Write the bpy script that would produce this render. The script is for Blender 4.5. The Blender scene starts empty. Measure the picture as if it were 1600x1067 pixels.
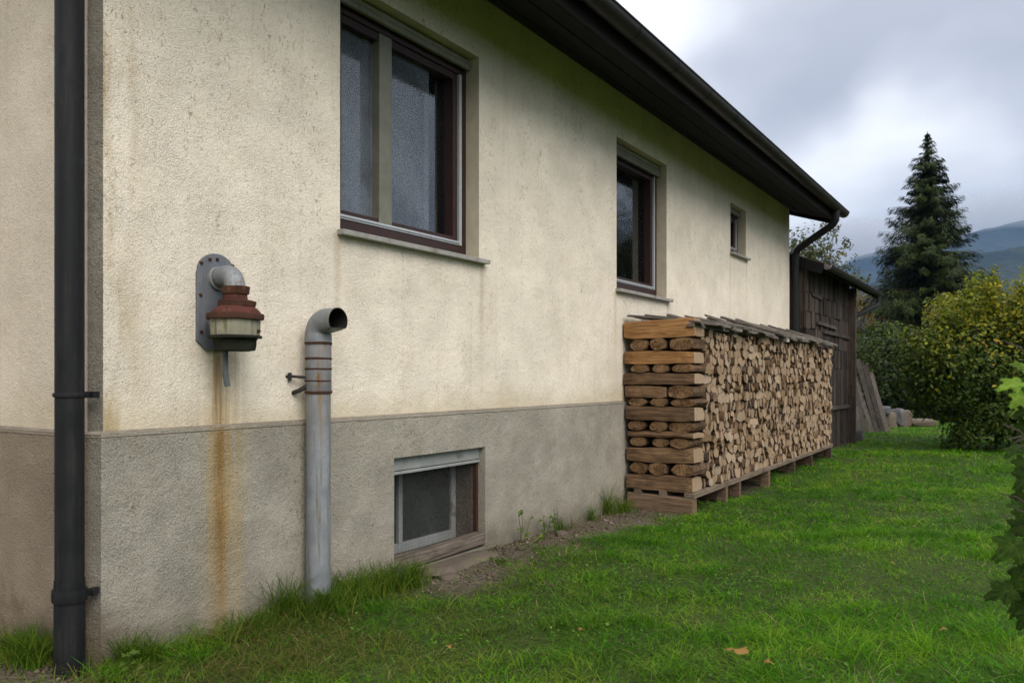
import bpy, math, random
import numpy as np
from mathutils import Vector, noise as mnoise

random.seed(7)
rng = np.random.default_rng(7)
R = math.radians
scene = bpy.context.scene
COL = scene.collection

# ------------------------------------------------------------------ camera
CAM_Z = 1.17
YAW = 33.12                     # view axis, degrees left of the long wall's direction (+X)
F_PX = 1244.4                   # focal length in pixels of the 1600 px wide photograph
HORIZON = 588.0
cam_data = bpy.data.cameras.new('camera')
cam = bpy.data.objects.new('camera', cam_data)
COL.objects.link(cam)
cam.location = (0, 0, CAM_Z)
cam.rotation_euler = (R(90), 0, R(YAW - 90))
cam_data.sensor_width = 36.0
cam_data.lens = F_PX / 1600 * 36.0
cam_data.shift_y = -(533.5 - HORIZON) / 1600
cam_data.clip_start = 0.05
cam_data.clip_end = 20000
cam_data.dof.use_dof = True
cam_data.dof.focus_distance = 5.5
cam_data.dof.aperture_fstop = 4.0
scene.camera = cam

# ------------------------------------------------------------------ light
SUN_AZ = R(-118)                # direction the light comes from, measured from +X towards +Y
SUN_EL = R(41)
scene.view_settings.view_transform = 'Standard'
scene.view_settings.look = 'None'
scene.view_settings.gamma = 1.0
scene.view_settings.use_curve_mapping = False
scene.view_settings.exposure = 0.90
scene.cycles.use_denoising = True
scene.cycles.denoiser = 'OPENIMAGEDENOISE'
scene.cycles.denoising_input_passes = 'RGB_ALBEDO_NORMAL'
scene.cycles.denoising_prefilter = 'NONE'   # keeps the grit of the render coat
scene.cycles.max_bounces = 6
scene.cycles.diffuse_bounces = 3
scene.cycles.glossy_bounces = 3
scene.cycles.adaptive_threshold = 0.015
scene.cycles.transparent_max_bounces = 16
scene.cycles.caustics_reflective = False
scene.cycles.caustics_refractive = False
scene.cycles.volume_max_steps = 64

sun_data = bpy.data.lights.new('sun', 'SUN')
sun_data.energy = 1.5
sun_data.angle = R(40)
sun_data.color = (1.0, 0.945, 0.86)
sun = bpy.data.objects.new('sun', sun_data)
COL.objects.link(sun)
sd = Vector((math.cos(SUN_AZ) * math.cos(SUN_EL), math.sin(SUN_AZ) * math.cos(SUN_EL), math.sin(SUN_EL)))
sun.rotation_euler = sd.to_track_quat('Z', 'Y').to_euler()
sun.location = (5, -10, 20)


class NT:
    """small helper for writing node trees as expressions"""
    def __init__(self, nt):
        self.nt = nt
    def n(self, typ, **kw):
        nd = self.nt.nodes.new(typ)
        for k, v in kw.items():
            setattr(nd, k, v)
        return nd
    def link(self, a, b):
        self.nt.links.new(a, b)
    def put(self, sock, v):
        if isinstance(v, bpy.types.NodeSocket):
            self.nt.links.new(v, sock)
        elif v is not None:
            if hasattr(sock.default_value, '__len__') and not hasattr(v, '__len__'):
                sock.default_value = [v] * len(sock.default_value)
            elif hasattr(sock.default_value, '__len__') and len(sock.default_value) == 4 and len(v) == 3:
                sock.default_value = (*v, 1)
            else:
                sock.default_value = v
    def math(self, op, a, b=None, c=None, clamp=False):
        nd = self.n('ShaderNodeMath', operation=op, use_clamp=clamp)
        for s, v in zip(nd.inputs, (a, b, c)):
            self.put(s, v)
        return nd.outputs[0]
    def add(self, a, b): return self.math('ADD', a, b)
    def sub(self, a, b): return self.math('SUBTRACT', a, b)
    def mul(self, a, b): return self.math('MULTIPLY', a, b)
    def smooth(self, v, lo, hi, to0=0.0, to1=1.0):
        nd = self.n('ShaderNodeMapRange', interpolation_type='SMOOTHSTEP')
        for i, x in enumerate((v, lo, hi, to0, to1)):
            self.put(nd.inputs[i], x)
        return nd.outputs[0]
    def lin(self, v, lo, hi, to0=0.0, to1=1.0):
        nd = self.n('ShaderNodeMapRange')
        for i, x in enumerate((v, lo, hi, to0, to1)):
            self.put(nd.inputs[i], x)
        return nd.outputs[0]
    def mix(self, f, a, b, blend='MIX'):
        nd = self.n('ShaderNodeMix', data_type='RGBA', blend_type=blend)
        self.put(nd.inputs[0], f); self.put(nd.inputs[6], a); self.put(nd.inputs[7], b)
        return nd.outputs[2]
    def vec(self, v, scale=(1, 1, 1), loc=(0, 0, 0), rot=(0, 0, 0)):
        nd = self.n('ShaderNodeMapping')
        self.put(nd.inputs['Vector'], v)
        nd.inputs['Scale'].default_value = scale
        nd.inputs['Location'].default_value = loc
        nd.inputs['Rotation'].default_value = rot
        return nd.outputs[0]
    def noise(self, v, scale=5.0, detail=3.0, rough=0.5, dist=0.0, col=False):
        nd = self.n('ShaderNodeTexNoise')
        if v is not None:
            self.put(nd.inputs['Vector'], v)
        nd.inputs['Scale'].default_value = scale
        nd.inputs['Detail'].default_value = detail
        nd.inputs['Roughness'].default_value = rough
        nd.inputs['Distortion'].default_value = dist
        return nd.outputs['Color' if col else 'Fac']
    def voro(self, v, scale=5.0, feature='F1', out='Distance'):
        nd = self.n('ShaderNodeTexVoronoi', feature=feature)
        self.put(nd.inputs['Vector'], v)
        nd.inputs['Scale'].default_value = scale
        return nd.outputs[out]
    def ramp(self, v, stops):
        nd = self.n('ShaderNodeValToRGB')
        el = nd.color_ramp.elements
        while len(el) < len(stops):
            el.new(0.5)
        for e, (p, c) in zip(el, stops):
            e.position = p
            e.color = (*c, 1)
        self.put(nd.inputs[0], v)
        return nd.outputs[0]
    def sep(self, v):
        nd = self.n('ShaderNodeSeparateXYZ')
        self.put(nd.inputs[0], v)
        return nd.outputs
    def pos(self):
        return self.n('ShaderNodeNewGeometry').outputs['Position']
    def island(self):
        return self.n('ShaderNodeNewGeometry').outputs['Random Per Island']
    def objrand(self):
        return self.n('ShaderNodeObjectInfo').outputs['Random']
    def objco(self):
        return self.n('ShaderNodeTexCoord').outputs['Object']
    def bump(self, h, strength=0.5, dist=0.01, nrm=None):
        nd = self.n('ShaderNodeBump')
        nd.inputs['Strength'].default_value = strength
        nd.inputs['Distance'].default_value = dist
        self.put(nd.inputs['Height'], h)
        if nrm is not None:
            self.link(nrm, nd.inputs['Normal'])
        return nd.outputs[0]


# world: Nishita sky seen through a nearly closed cloud layer
world = bpy.data.worlds.new('World')
scene.world = world
world.use_nodes = True
wt = NT(world.node_tree)
world.node_tree.nodes.clear()
sky = wt.n('ShaderNodeTexSky', sky_type='NISHITA', sun_disc=False)
sky.sun_elevation = SUN_EL
sky.sun_rotation = math.pi / 2 - SUN_AZ
dirv = wt.n('ShaderNodeTexCoord').outputs['Generated']
dx, dy, dz = wt.sep(dirv)
# project the view direction on a cloud ceiling, so clouds flatten towards the horizon
hz = wt.math('MAXIMUM', wt.add(dz, 0.16), 0.05)
comb = wt.n('ShaderNodeCombineXYZ')
wt.link(wt.math('DIVIDE', dx, hz), comb.inputs[0])
wt.link(wt.math('DIVIDE', dy, hz), comb.inputs[1])
cl_big = wt.noise(wt.vec(comb.outputs[0], loc=(3.7, 1.3, 0)), 0.55, 3, 0.5, 0.3)
cl_fine = wt.noise(comb.outputs[0], 2.3, 2.5, 0.55, 0.0)
warp = wt.n('ShaderNodeVectorMath', operation='MULTIPLY_ADD')
wt.link(wt.noise(dirv, 4.0, 3, 0.55, 0.0, col=True), warp.inputs[0])
warp.inputs[1].default_value = (0.26, 0.26, 0.22)
wt.link(dirv, warp.inputs[2])
wdir = warp.outputs[0]


def pxdir(px, py):
    a = R(YAW)
    u, v = (px - 800) / F_PX, (HORIZON - py) / F_PX
    return Vector((math.cos(a) + math.sin(a) * u, math.sin(a) - math.cos(a) * u, v)).normalized()


def cloud(px, py, rad, amount):
    """one soft cloud (amount < 0 darker, > 0 brighter) around a direction"""
    d = pxdir(px, py) + Vector((0.13, 0.13, 0.11))
    vm = wt.n('ShaderNodeVectorMath', operation='DISTANCE')
    wt.link(wdir, vm.inputs[0])
    vm.inputs[1].default_value = d
    return wt.smooth(vm.outputs['Value'], rad, 0.0, 0.0, amount)


val = wt.add(wt.mul(wt.sub(cl_big, 0.5), 0.65), wt.mul(wt.sub(cl_fine, 0.5), 0.50))
for c in ((1200, 90, 0.22, -0.46), (1600, 60, 0.26, -0.46), (1400, 40, 0.2, -0.22), (1470, 240, 0.18, 0.50), (1180, 310, 0.15, 0.36), (1330, 260, 0.12, 0.22), (1250, 150, 0.10, -0.2), (1420, 330, 0.12, -0.25),
          (1010, 70, 0.13, 0.30), (1330, 350, 0.13, -0.16), (1560, 340, 0.15, -0.20)):
    val = wt.add(val, cloud(*c))
cl_col = wt.ramp(wt.add(val, 0.5), [(0.0, (0.185, 0.19, 0.21)), (0.28, (0.25, 0.254, 0.274)), (0.48, (0.325, 0.328, 0.343)),
                                    (0.75, (0.44, 0.44, 0.443)), (1.0, (0.505, 0.502, 0.496))])
# an overcast sky is brighter towards the zenith
zen = wt.lin(dz, 0.0, 1.0, 0.95, 3.2)
cl_col = wt.mix(1.0, cl_col, zen, 'MULTIPLY')
skyc = wt.mix(1.0, sky.outputs[0], (0.1, 0.1, 0.1), 'MULTIPLY')
wcol = wt.mix(0.96, skyc, cl_col)
bg = wt.n('ShaderNodeBackground')
wt.link(wcol, bg.inputs[0])
bg.inputs[1].default_value = 1.0
wo = wt.n('ShaderNodeOutputWorld')
wt.link(bg.outputs[0], wo.inputs[0])


# ------------------------------------------------------------------ materials
def material(name):
    m = bpy.data.materials.new(name)
    m.use_nodes = True
    t = NT(m.node_tree)
    b = m.node_tree.nodes['Principled BSDF']
    return m, t, b


def finish(t, b, col=None, rough=None, nrm=None, metal=None, spec=None):
    for k, v in (('Base Color', col), ('Roughness', rough), ('Normal', nrm), ('Metallic', metal), ('Specular IOR Level', spec)):
        if v is not None:
            t.put(b.inputs[k], v)


def simple(name, col, rough=0.6, var=0.25, scale=20, bump=0.2, bdist=0.003, metal=0.0, stretch=(1, 1, 1), dirt=None, spec=0.4):
    m, t, b = material(name)
    p = t.vec(t.objco(), scale=stretch)
    n1 = t.noise(p, scale, 5, 0.6)
    n2 = t.noise(p, scale * 0.17, 3, 0.5)
    f = t.mul(t.add(n1, n2), 0.5)
    c = t.mix(t.smooth(f, 0.3, 0.7), [x * (1 - var) for x in col], [min(1, x * (1 + var)) for x in col])
    if dirt:
        c = t.mix(t.smooth(t.noise(p, scale * 0.5, 6, 0.65), 0.52, 0.68), c, dirt)
    finish(t, b, c, rough, t.bump(n1, bump, bdist), metal, spec)
    return m


M = {}


def stain_band(t, coord, c0, w):
    """soft bell around coord == c0"""
    d = t.math('ABSOLUTE', t.sub(coord, c0))
    return t.smooth(d, w, 0.0)


def stucco(name, base, fleck, grain, plinth):
    m, t, b = material(name)
    p = t.pos()
    x, y, z = t.sep(p)
    # relief: scraped mineral render, worm-like grooves and grains
    g1 = t.noise(t.vec(p, scale=(1, 1, 0.75)), grain, 3, 0.6, 1.2)
    g2 = t.voro(t.vec(p, scale=(1, 1, 0.8)), grain * 0.8)
    g3 = t.noise(p, grain * 3.0, 2, 0.5)
    h = t.add(t.mul(t.add(t.add(g1, t.mul(g2, 0.45)), t.mul(g3, 0.3)), t.lin(t.noise(p, 5.0, 3), 0.3, 0.7, 0.55, 1.25)), t.mul(t.noise(p, 24, 3, 0.6), 0.9))
    big = t.noise(p, 1.3, 4, 0.55)
    mid = t.noise(p, 6.0, 4, 0.6)
    c = t.mix(t.smooth(big, 0.32, 0.68), [v * 0.90 for v in base], [min(1, v * 1.06) for v in base])
    c = t.mix(t.mul(t.smooth(mid, 0.45, 0.75), 0.35), c, [base[0] * 0.84, base[1] * 0.80, base[2] * 0.72])
    # brown grit lying in the grooves, in drifting vertical streaks
    st = t.noise(t.vec(p, scale=(3.2, 3.2, 0.55)), 2.2, 4, 0.6)
    pit = t.smooth(t.noise(t.vec(p, scale=(1.0, 1.0, 0.55), rot=(0, R(14), 0)), 74, 3, 0.6, 0.9), 0.56, 0.66)
    amount = t.smooth(st, 0.38, 0.74, 0.15, 0.85)
    if plinth:
        amount = t.mul(amount, 0.8)
    else:
        amount = t.mul(amount, t.lin(z, 1.0, 2.6, 0.40, 1.0))
    c = t.mix(t.mul(pit, amount), c, fleck)
    low = t.smooth(g1, 0.46, 0.30)
    c = t.mix(t.mul(low, 0.75 if plinth else 0.5), c, [v * 0.5 for v in base])
    wob = t.mul(t.sub(t.noise(t.vec(p, scale=(1, 1, 0.6)), 7.0, 3), 0.5), 0.05)
    if not plinth:
        # yellowish rising damp just above the plinth and along the corner
        damp = t.smooth(t.add(z, t.mul(t.sub(big, 0.5), 0.3)), 1.16, 0.95)
        c = t.mix(t.mul(damp, 0.42), c, (0.50, 0.385, 0.21))
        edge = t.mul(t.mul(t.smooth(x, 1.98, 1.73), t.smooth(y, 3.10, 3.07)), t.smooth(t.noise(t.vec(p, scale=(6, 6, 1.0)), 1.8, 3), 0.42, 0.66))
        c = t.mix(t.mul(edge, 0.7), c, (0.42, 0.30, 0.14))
        # thin run-off marks under the window sill ends
        for cx, zt in ((3.0, 1.92), (4.31, 1.92), (6.33, 1.92), (7.52, 1.92), (9.5, 2.65), (10.16, 2.65)):
            s = t.mul(stain_band(t, t.add(x, t.mul(wob, 0.5)), cx, 0.045), t.mul(t.smooth(z, zt + 0.02, zt - 0.03), t.smooth(z, zt - 0.9, zt)))
            c = t.mix(t.mul(s, 0.40), c, (0.40, 0.29, 0.16))
        drip = t.noise(t.vec(p, scale=(9, 9, 0.25)), 2.0, 3, 0.5)
        c = t.mix(t.mul(t.smooth(x, 1.71, 1.695), 0.6), c, (0.60, 0.49, 0.34))
        c = t.mix(t.mul(t.smooth(drip, 0.55, 0.75), 0.12), c, (0.34, 0.27, 0.17))
    else:
        foot = t.smooth(t.add(z, t.mul(t.sub(mid, 0.5), 0.35)), 0.42, 0.02)
        c = t.mix(t.mul(foot, 0.45), c, (0.27, 0.235, 0.17))
        foot2 = t.smooth(t.add(z, t.mul(t.sub(mid, 0.5), 0.25)), 0.20, 0.04)
        c = t.mix(t.mul(foot2, 0.5), c, (0.13, 0.115, 0.075))
        pat = t.smooth(t.noise(p, 2.4, 5, 0.6), 0.46, 0.66)
        c = t.mix(t.mul(pat, 0.25), c, (0.22, 0.20, 0.155))
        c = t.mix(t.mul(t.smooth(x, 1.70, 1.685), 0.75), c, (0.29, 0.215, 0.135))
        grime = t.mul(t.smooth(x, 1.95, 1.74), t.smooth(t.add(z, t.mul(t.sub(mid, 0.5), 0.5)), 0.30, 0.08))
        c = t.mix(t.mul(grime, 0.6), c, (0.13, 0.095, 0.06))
    # weathered splashes
    spl = t.smooth(t.noise(p, 9.0, 6, 0.7), 0.60, 0.74)
    c = t.mix(t.mul(spl, 0.28), c, [base[0] * 0.62, base[1] * 0.55, base[2] * 0.44])
    # rust running down from the flue
    run = t.add(x, t.mul(wob, 0.8))
    zfall = t.smooth(z, 1.34, 1.24)
    wide = t.mul(stain_band(t, run, 2.285, 0.17), zfall)
    core = t.mul(stain_band(t, run, 2.265, 0.055), zfall)
    streak = t.math('MULTIPLY', t.smooth(t.noise(t.vec(p, scale=(14, 14, 0.35)), 2.2, 4, 0.65), 0.28, 0.62), t.smooth(t.noise(t.vec(p, scale=(46, 46, 2.5)), 2.2, 4, 0.7), 0.22, 0.58, 0.45, 1.0))
    fade = t.lin(z, 0.0, 0.55, 0.35, 1.0)
    k = 0.9 if plinth else 0.8
    c = t.mix(t.mul(t.mul(wide, t.mul(streak, fade)), k), c, (0.44, 0.30, 0.105))
    c = t.mix(t.mul(t.mul(core, t.mul(streak, fade)), 0.85), c, (0.25, 0.14, 0.045))
    finish(t, b, c, 0.93, t.bump(h, 1.0 if plinth else 0.9, 0.011 if plinth else 0.0065), spec=0.2)
    return m


M['render'] = stucco('cream_render', (0.835, 0.752, 0.622), (0.27, 0.175, 0.085), 165, False)
M['plinth'] = stucco('grey_roughcast', (0.43, 0.396, 0.328), (0.13, 0.108, 0.076), 170, True)
M['corner'] = simple('shade_tinted_corner_cement', (0.16, 0.145, 0.115), 0.9, 0.3, 14, 0.6, 0.006, stretch=(1, 1, .35), dirt=(0.12, 0.10, 0.075))  # earlier corner tint, replaced below; its dark tone paints shade
M['corner'] = stucco('shade_tinted_corner_render', (0.27, 0.245, 0.20), (0.10, 0.08, 0.055), 170, True)  # darker copy of the roughcast; shade beside the downpipe is painted into it
M['reveal'] = simple('cream_reveal_paint', (0.52, 0.46, 0.35), 0.85, 0.12, 14, 0.4, 0.002)
M['ledge'] = simple('grimy_mortar_ledge', (0.20, 0.17, 0.13), 0.9, 0.25, 22, 0.5, 0.003)
M['pipe_dark'] = simple('dark_coated_zinc', (0.016, 0.017, 0.019), 0.55, 0.35, 9, 0.06, 0.002, 0.15, (1, 1, 0.25), (0.026, 0.029, 0.031), spec=0.2)
M['pipe_grey'] = simple('grey_galvanised', (0.26, 0.275, 0.285), 0.5, 0.18, 12, 0.06, 0.002, 0.25, (1, 1, 0.3), (0.30, 0.28, 0.245))
M['pipe_rusty'] = simple('rust_stained_galvanised', (0.24, 0.25, 0.255), 0.55, 0.2, 9, 0.1, 0.002, 0.2, (1, 1, 0.5), (0.24, 0.13, 0.055))
M['rust'] = simple('rust_dark', (0.085, 0.035, 0.02), 0.85, 0.45, 40, 0.5, 0.003)
M['rust_red'] = simple('red_oxide_paint', (0.105, 0.032, 0.026), 0.75, 0.35, 24, 0.4, 0.003, dirt=(0.09, 0.06, 0.04))
M['cream_metal'] = simple('stained_cream_enamel', (0.36, 0.34, 0.26), 0.6, 0.25, 17, 0.2, 0.003, dirt=(0.17, 0.14, 0.07))
M['mossy'] = simple('mossy_black_metal', (0.022, 0.024, 0.014), 0.9, 0.5, 22, 0.5, 0.004, dirt=(0.035, 0.05, 0.013))
M['plate'] = simple('weathered_grey_plate', (0.175, 0.185, 0.20), 0.55, 0.22, 14, 0.15, 0.002, 0.25, dirt=(0.11, 0.095, 0.085))
M['drain'] = simple('grey_drain_tube', (0.09, 0.105, 0.11), 0.6, 0.3, 22, 0.2, 0.002, dirt=(0.10, 0.12, 0.03))
M['brown_frame'] = simple('brown_window_paint', (0.030, 0.012, 0.009), 0.45, 0.25, 18, 0.08, 0.001)
M['light_rail'] = simple('pale_metal_rail', (0.42, 0.44, 0.46), 0.4, 0.12, 20, 0.05, 0.001, 0.2)
M['mullion'] = simple('olive_grey_mullion', (0.16, 0.16, 0.125), 0.55, 0.2, 14, 0.08, 0.001)
M['slat'] = simple('olive_grey_shutter', (0.19, 0.185, 0.14), 0.6, 0.2, 16, 0.1, 0.001, dirt=(0.15, 0.135, 0.09))
M['sill'] = simple('grey_stone_sill', (0.285, 0.275, 0.25), 0.8, 0.2, 30, 0.3, 0.002, dirt=(0.19, 0.175, 0.14))
M['white_frame'] = simple('worn_white_frame', (0.27, 0.28, 0.27), 0.6, 0.2, 16, 0.2, 0.002, dirt=(0.13, 0.12, 0.10))
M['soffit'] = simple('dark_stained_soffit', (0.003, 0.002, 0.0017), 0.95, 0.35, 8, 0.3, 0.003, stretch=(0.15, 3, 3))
M['gutter'] = simple('aged_gutter_metal', (0.022, 0.019, 0.017), 0.5, 0.3, 8, 0.08, 0.002, 0.3, (0.3, 1, 1), (0.03, 0.026, 0.024))
M['tile'] = simple('dark_roof_tile', (0.075, 0.05, 0.045), 0.8, 0.3, 10, 0.3, 0.004)
M['black'] = simple('black_iron', (0.02, 0.018, 0.016), 0.7, 0.3, 30, 0.2, 0.002)
M['wire'] = simple('galvanised_wire', (0.045, 0.045, 0.04), 0.55, 0.3, 30, 0.0, 0.001, 0.3)
M['interior'] = simple('dim_room_paint', (0.20, 0.19, 0.17), 0.9, 0.1, 3, 0.1, 0.002)
M['stone'] = simple('brown_field_stone', (0.115, 0.09, 0.066), 0.9, 0.3, 9, 0.6, 0.01, dirt=(0.10, 0.085, 0.055))
M['pale_stone'] = simple('pale_garden_stone', (0.12, 0.118, 0.12), 0.9, 0.25, 6, 0.6, 0.01, dirt=(0.08, 0.075, 0.06))


def wood(name, c0, c1, axis, rough=0.85, scale=9.0, bump=0.5, per_obj=0.35):
    """weathered timber, fibres along the given axis of the object"""
    m, t, b = material(name)
    s = [26, 26, 26]
    s[axis] = 1.1
    off = t.n('ShaderNodeVectorMath', operation='ADD')
    t.link(t.objco(), off.inputs[0])
    t.link(t.mul(t.objrand(), 37.0), off.inputs[1])
    p = t.vec(off.outputs[0], scale=s)
    n = t.noise(p, scale * 0.3, 5, 0.65, 0.3)
    n2 = t.noise(off.outputs[0], 5, 3, 0.5)
    c = t.mix(t.smooth(n, 0.3, 0.7), c0, c1)
    c = t.mix(t.mul(t.smooth(n2, 0.5, 0.7), 0.45), c, [v * 0.55 for v in c0])
    crack = t.smooth(t.noise(t.vec(off.outputs[0], scale=[q * 1.6 for q in s]), scale * 0.22, 3, 0.6), 0.64, 0.70)
    c = t.mix(t.mul(crack, 0.75), c, [v * 0.22 for v in c0])
    n = t.sub(n, t.mul(crack, 0.8))
    c = t.mix(1.0, c, t.lin(t.objrand(), 0, 1, 1 - per_obj, 1 + per_obj), 'MULTIPLY')
    finish(t, b, c, rough, t.bump(n, bump, 0.006), spec=0.25)
    return m


M['board_y'] = wood('weathered_board', (0.085, 0.072, 0.06), (0.19, 0.165, 0.14), 1)
M['board_z'] = wood('old_plank', (0.045, 0.037, 0.031), (0.125, 0.108, 0.092), 2, per_obj=.55)
M['rail_x'] = wood('rack_timber', (0.12, 0.088, 0.06), (0.25, 0.195, 0.14), 0)
M['block_y'] = wood('bearer_timber', (0.075, 0.048, 0.03), (0.19, 0.125, 0.078), 1)
M['log_y'] = wood('split_log_side', (0.22, 0.125, 0.058), (0.44, 0.285, 0.15), 1, per_obj=0.28)
M['shed_wood'] = wood('dark_shed_board', (0.018, 0.013, 0.010), (0.072, 0.052, 0.040), 2, per_obj=0.6)
M['shed_rail'] = wood('grey_shed_rail', (0.035, 0.027, 0.022), (0.095, 0.075, 0.06), 0)
M['sill_wood'] = wood('rotten_sill_board', (0.06, 0.048, 0.038), (0.18, 0.145, 0.115), 0)


def log_mats():
    # cut end: pale, with growth rings round the pith and drying checks
    m, t, b = material('cut_log_end')
    p = t.objco()
    rnd = t.n('ShaderNodeAttribute', attribute_name='tone').outputs['Fac']
    x, y, z = t.sep(p)
    rad = t.math('SQRT', t.add(t.mul(x, x), t.mul(z, z)))
    ring = t.math('SINE', t.add(t.mul(rad, 520.0), t.mul(t.noise(p, 22, 3), 6.0)))
    ang = t.math('ARCTAN2', x, z)
    chk = t.n('ShaderNodeCombineXYZ')
    t.link(t.mul(ang, 2.2), chk.inputs[0]); t.link(t.mul(rnd, 40.0), chk.inputs[1])
    crack = t.smooth(t.noise(chk.outputs[0], 2.4, 3, 0.7), 0.66, 0.72)
    n = t.noise(t.vec(p, scale=(1, 0.2, 1)), 30, 5, 0.65)
    c = t.ramp(rnd, [(0.0, (0.13, 0.08, 0.043)), (0.22, (0.215, 0.14, 0.08)), (0.55, (0.31, 0.22, 0.138)), (0.85, (0.39, 0.295, 0.20)), (1.0, (0.33, 0.265, 0.20))])
    c = t.mix(t.mul(t.smooth(n, 0.42, 0.72), 0.5), c, (0.24, 0.155, 0.09))
    c = t.mix(t.lin(ring, -1, 1, 0.0, 0.26), c, (0.17, 0.105, 0.06))
    c = t.mix(t.mul(crack, 0.7), c, (0.055, 0.034, 0.02))
    finish(t, b, c, 0.9, t.bump(n, 0.5, 0.006), spec=0.2)
    M['log_end'] = m
    m, t, b = material('log_flank')
    rnd = t.n('ShaderNodeAttribute', attribute_name='tone').outputs['Fac']
    n = t.noise(t.vec(t.pos(), scale=(12, 0.9, 12)), 3, 5, 0.65, 0.3)
    c = t.ramp(rnd, [(0.0, (0.06, 0.035, 0.02)), (0.4, (0.125, 0.075, 0.038)), (1.0, (0.22, 0.14, 0.075))])
    c = t.mix(t.mul(t.smooth(n, 0.35, 0.65), 0.6), c, (0.085, 0.052, 0.032))
    finish(t, b, c, 0.92, t.bump(n, 0.6, 0.008), spec=0.2)
    M['log_flank'] = m
    m, t, b = material('log_bark')
    n = t.noise(t.vec(t.pos(), scale=(9, 2, 9)), 5, 5, 0.7, 0.3)
    c = t.mix(t.smooth(n, 0.3, 0.7), (0.05, 0.034, 0.024), (0.135, 0.098, 0.07))
    finish(t, b, c, 0.95, t.bump(n, 0.8, 0.012), spec=0.15)
    M['bark'] = m
    for key, lo, hi in (('crib_end', (0.085, 0.045, 0.02), (0.27, 0.165, 0.085)), ('bark_brown', (0.055, 0.034, 0.02), (0.17, 0.105, 0.06))):
        m, t, b = material(key)
        p = t.pos()
        n = t.noise(p, 46, 6, 0.72)
        big = t.noise(p, 11, 4, 0.6)
        c = t.mix(t.smooth(t.add(t.mul(n, 0.6), t.mul(big, 0.4)), 0.38, 0.64), lo, hi)
        finish(t, b, c, 0.95, t.bump(n, 1.0, 0.012), spec=0.15)
        M[key] = m


log_mats()


def leaf_mat(name, stops, rough=0.5, transl=0.25, hue_scale=1.2, spec=0.2):
    m, t, b = material(name)
    r = t.island()
    n = t.noise(t.pos(), hue_scale, 3, 0.5)
    f = t.add(t.mul(r, 0.6), t.mul(t.smooth(n, 0.3, 0.7), 0.4))
    c = t.ramp(f, stops)
    finish(t, b, c, rough, spec=spec)
    tr = t.n('ShaderNodeBsdfTranslucent')
    t.link(c, tr.inputs[0])
    mx = t.n('ShaderNodeMixShader')
    mx.inputs[0].default_value = transl
    t.link(b.outputs[0], mx.inputs[1])
    t.link(tr.outputs[0], mx.inputs[2])
    t.link(mx.outputs[0], m.node_tree.nodes['Material Output'].inputs[0])
    return m


def grass_mat():
    m, t, b = material('grass_blades')
    p = t.pos()
    x, y, z = t.sep(p)
    r = t.island()
    patch = t.smooth(t.noise(p, 0.9, 5, 0.6), 0.36, 0.66)
    fine = t.smooth(t.noise(p, 4.5, 3, 0.6), 0.35, 0.7)
    f = t.add(t.add(t.mul(r, 0.40), t.mul(patch, 0.34)), t.mul(fine, 0.26))
    c = t.ramp(f, [(0.0, (0.018, 0.070, 0.002)), (0.30, (0.042, 0.150, 0.003)), (0.55, (0.088, 0.25, 0.005)), (0.78, (0.185, 0.325, 0.012)), (1.0, (0.32, 0.32, 0.045))])
    # dry and olive turf towards the corner and the wall foot
    dry = t.mul(t.smooth(t.add(t.mul(x, 0.55), t.mul(y, -0.75)), 1.6, -1.2), t.smooth(t.noise(p, 2.2, 4, 0.6), 0.34, 0.58))
    c = t.mix(t.mul(dry, t.smooth(r, 0.05, 0.45)), c, (0.135, 0.11, 0.03))
    straw = t.smooth(t.math('FRACT', t.mul(r, 17.3)), 0.955, 0.975)
    c = t.mix(t.mul(straw, 0.8), c, (0.34, 0.29, 0.12))
    finish(t, b, c, 0.65, spec=0.12)
    tr = t.n('ShaderNodeBsdfTranslucent')
    t.link(c, tr.inputs[0])
    mx = t.n('ShaderNodeMixShader')
    mx.inputs[0].default_value = 0.35
    t.link(b.outputs[0], mx.inputs[1]); t.link(tr.outputs[0], mx.inputs[2])
    t.link(mx.outputs[0], m.node_tree.nodes['Material Output'].inputs[0])
    return m


M['grass'] = grass_mat()
M['tuft'] = leaf_mat('rank_grass', [(0.0, (0.028, 0.068, 0.006)), (0.45, (0.07, 0.135, 0.010)), (0.8, (0.15, 0.20, 0.022)), (1.0, (0.30, 0.24, 0.08))], 0.6, 0.35, 3, 0.1)
M['weed'] = leaf_mat('weed_leaves', [(0.0, (0.04, 0.08, 0.012)), (0.6, (0.10, 0.16, 0.025)), (1.0, (0.25, 0.26, 0.04))], 0.5, 0.3, 4)
M['spruce'] = leaf_mat('spruce_needles', [(0.0, (0.011, 0.021, 0.005)), (0.5, (0.025, 0.043, 0.008)), (1.0, (0.062, 0.078, 0.013))], 0.6, 0.12, 0.6)
M['bush'] = leaf_mat('bush_leaves', [(0.0, (0.024, 0.048, 0.006)), (0.55, (0.052, 0.086, 0.009)), (0.88, (0.095, 0.125, 0.013)), (1.0, (0.18, 0.16, 0.02))], 0.5, 0.3, 1.0)
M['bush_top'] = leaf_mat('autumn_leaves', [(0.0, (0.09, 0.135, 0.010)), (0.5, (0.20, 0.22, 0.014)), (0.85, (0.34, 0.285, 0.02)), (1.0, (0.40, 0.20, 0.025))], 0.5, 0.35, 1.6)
M['yew'] = leaf_mat('dark_shrub_leaves', [(0.0, (0.010, 0.02, 0.005)), (0.5, (0.026, 0.045, 0.007)), (1.0, (0.085, 0.105, 0.014))], 0.55, 0.2, 0.8)
M['decid'] = leaf_mat('thin_tree_leaves', [(0.0, (0.035, 0.052, 0.016)), (0.6, (0.07, 0.085, 0.024)), (1.0, (0.145, 0.12, 0.03))], 0.5, 0.3, 0.7)
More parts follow.
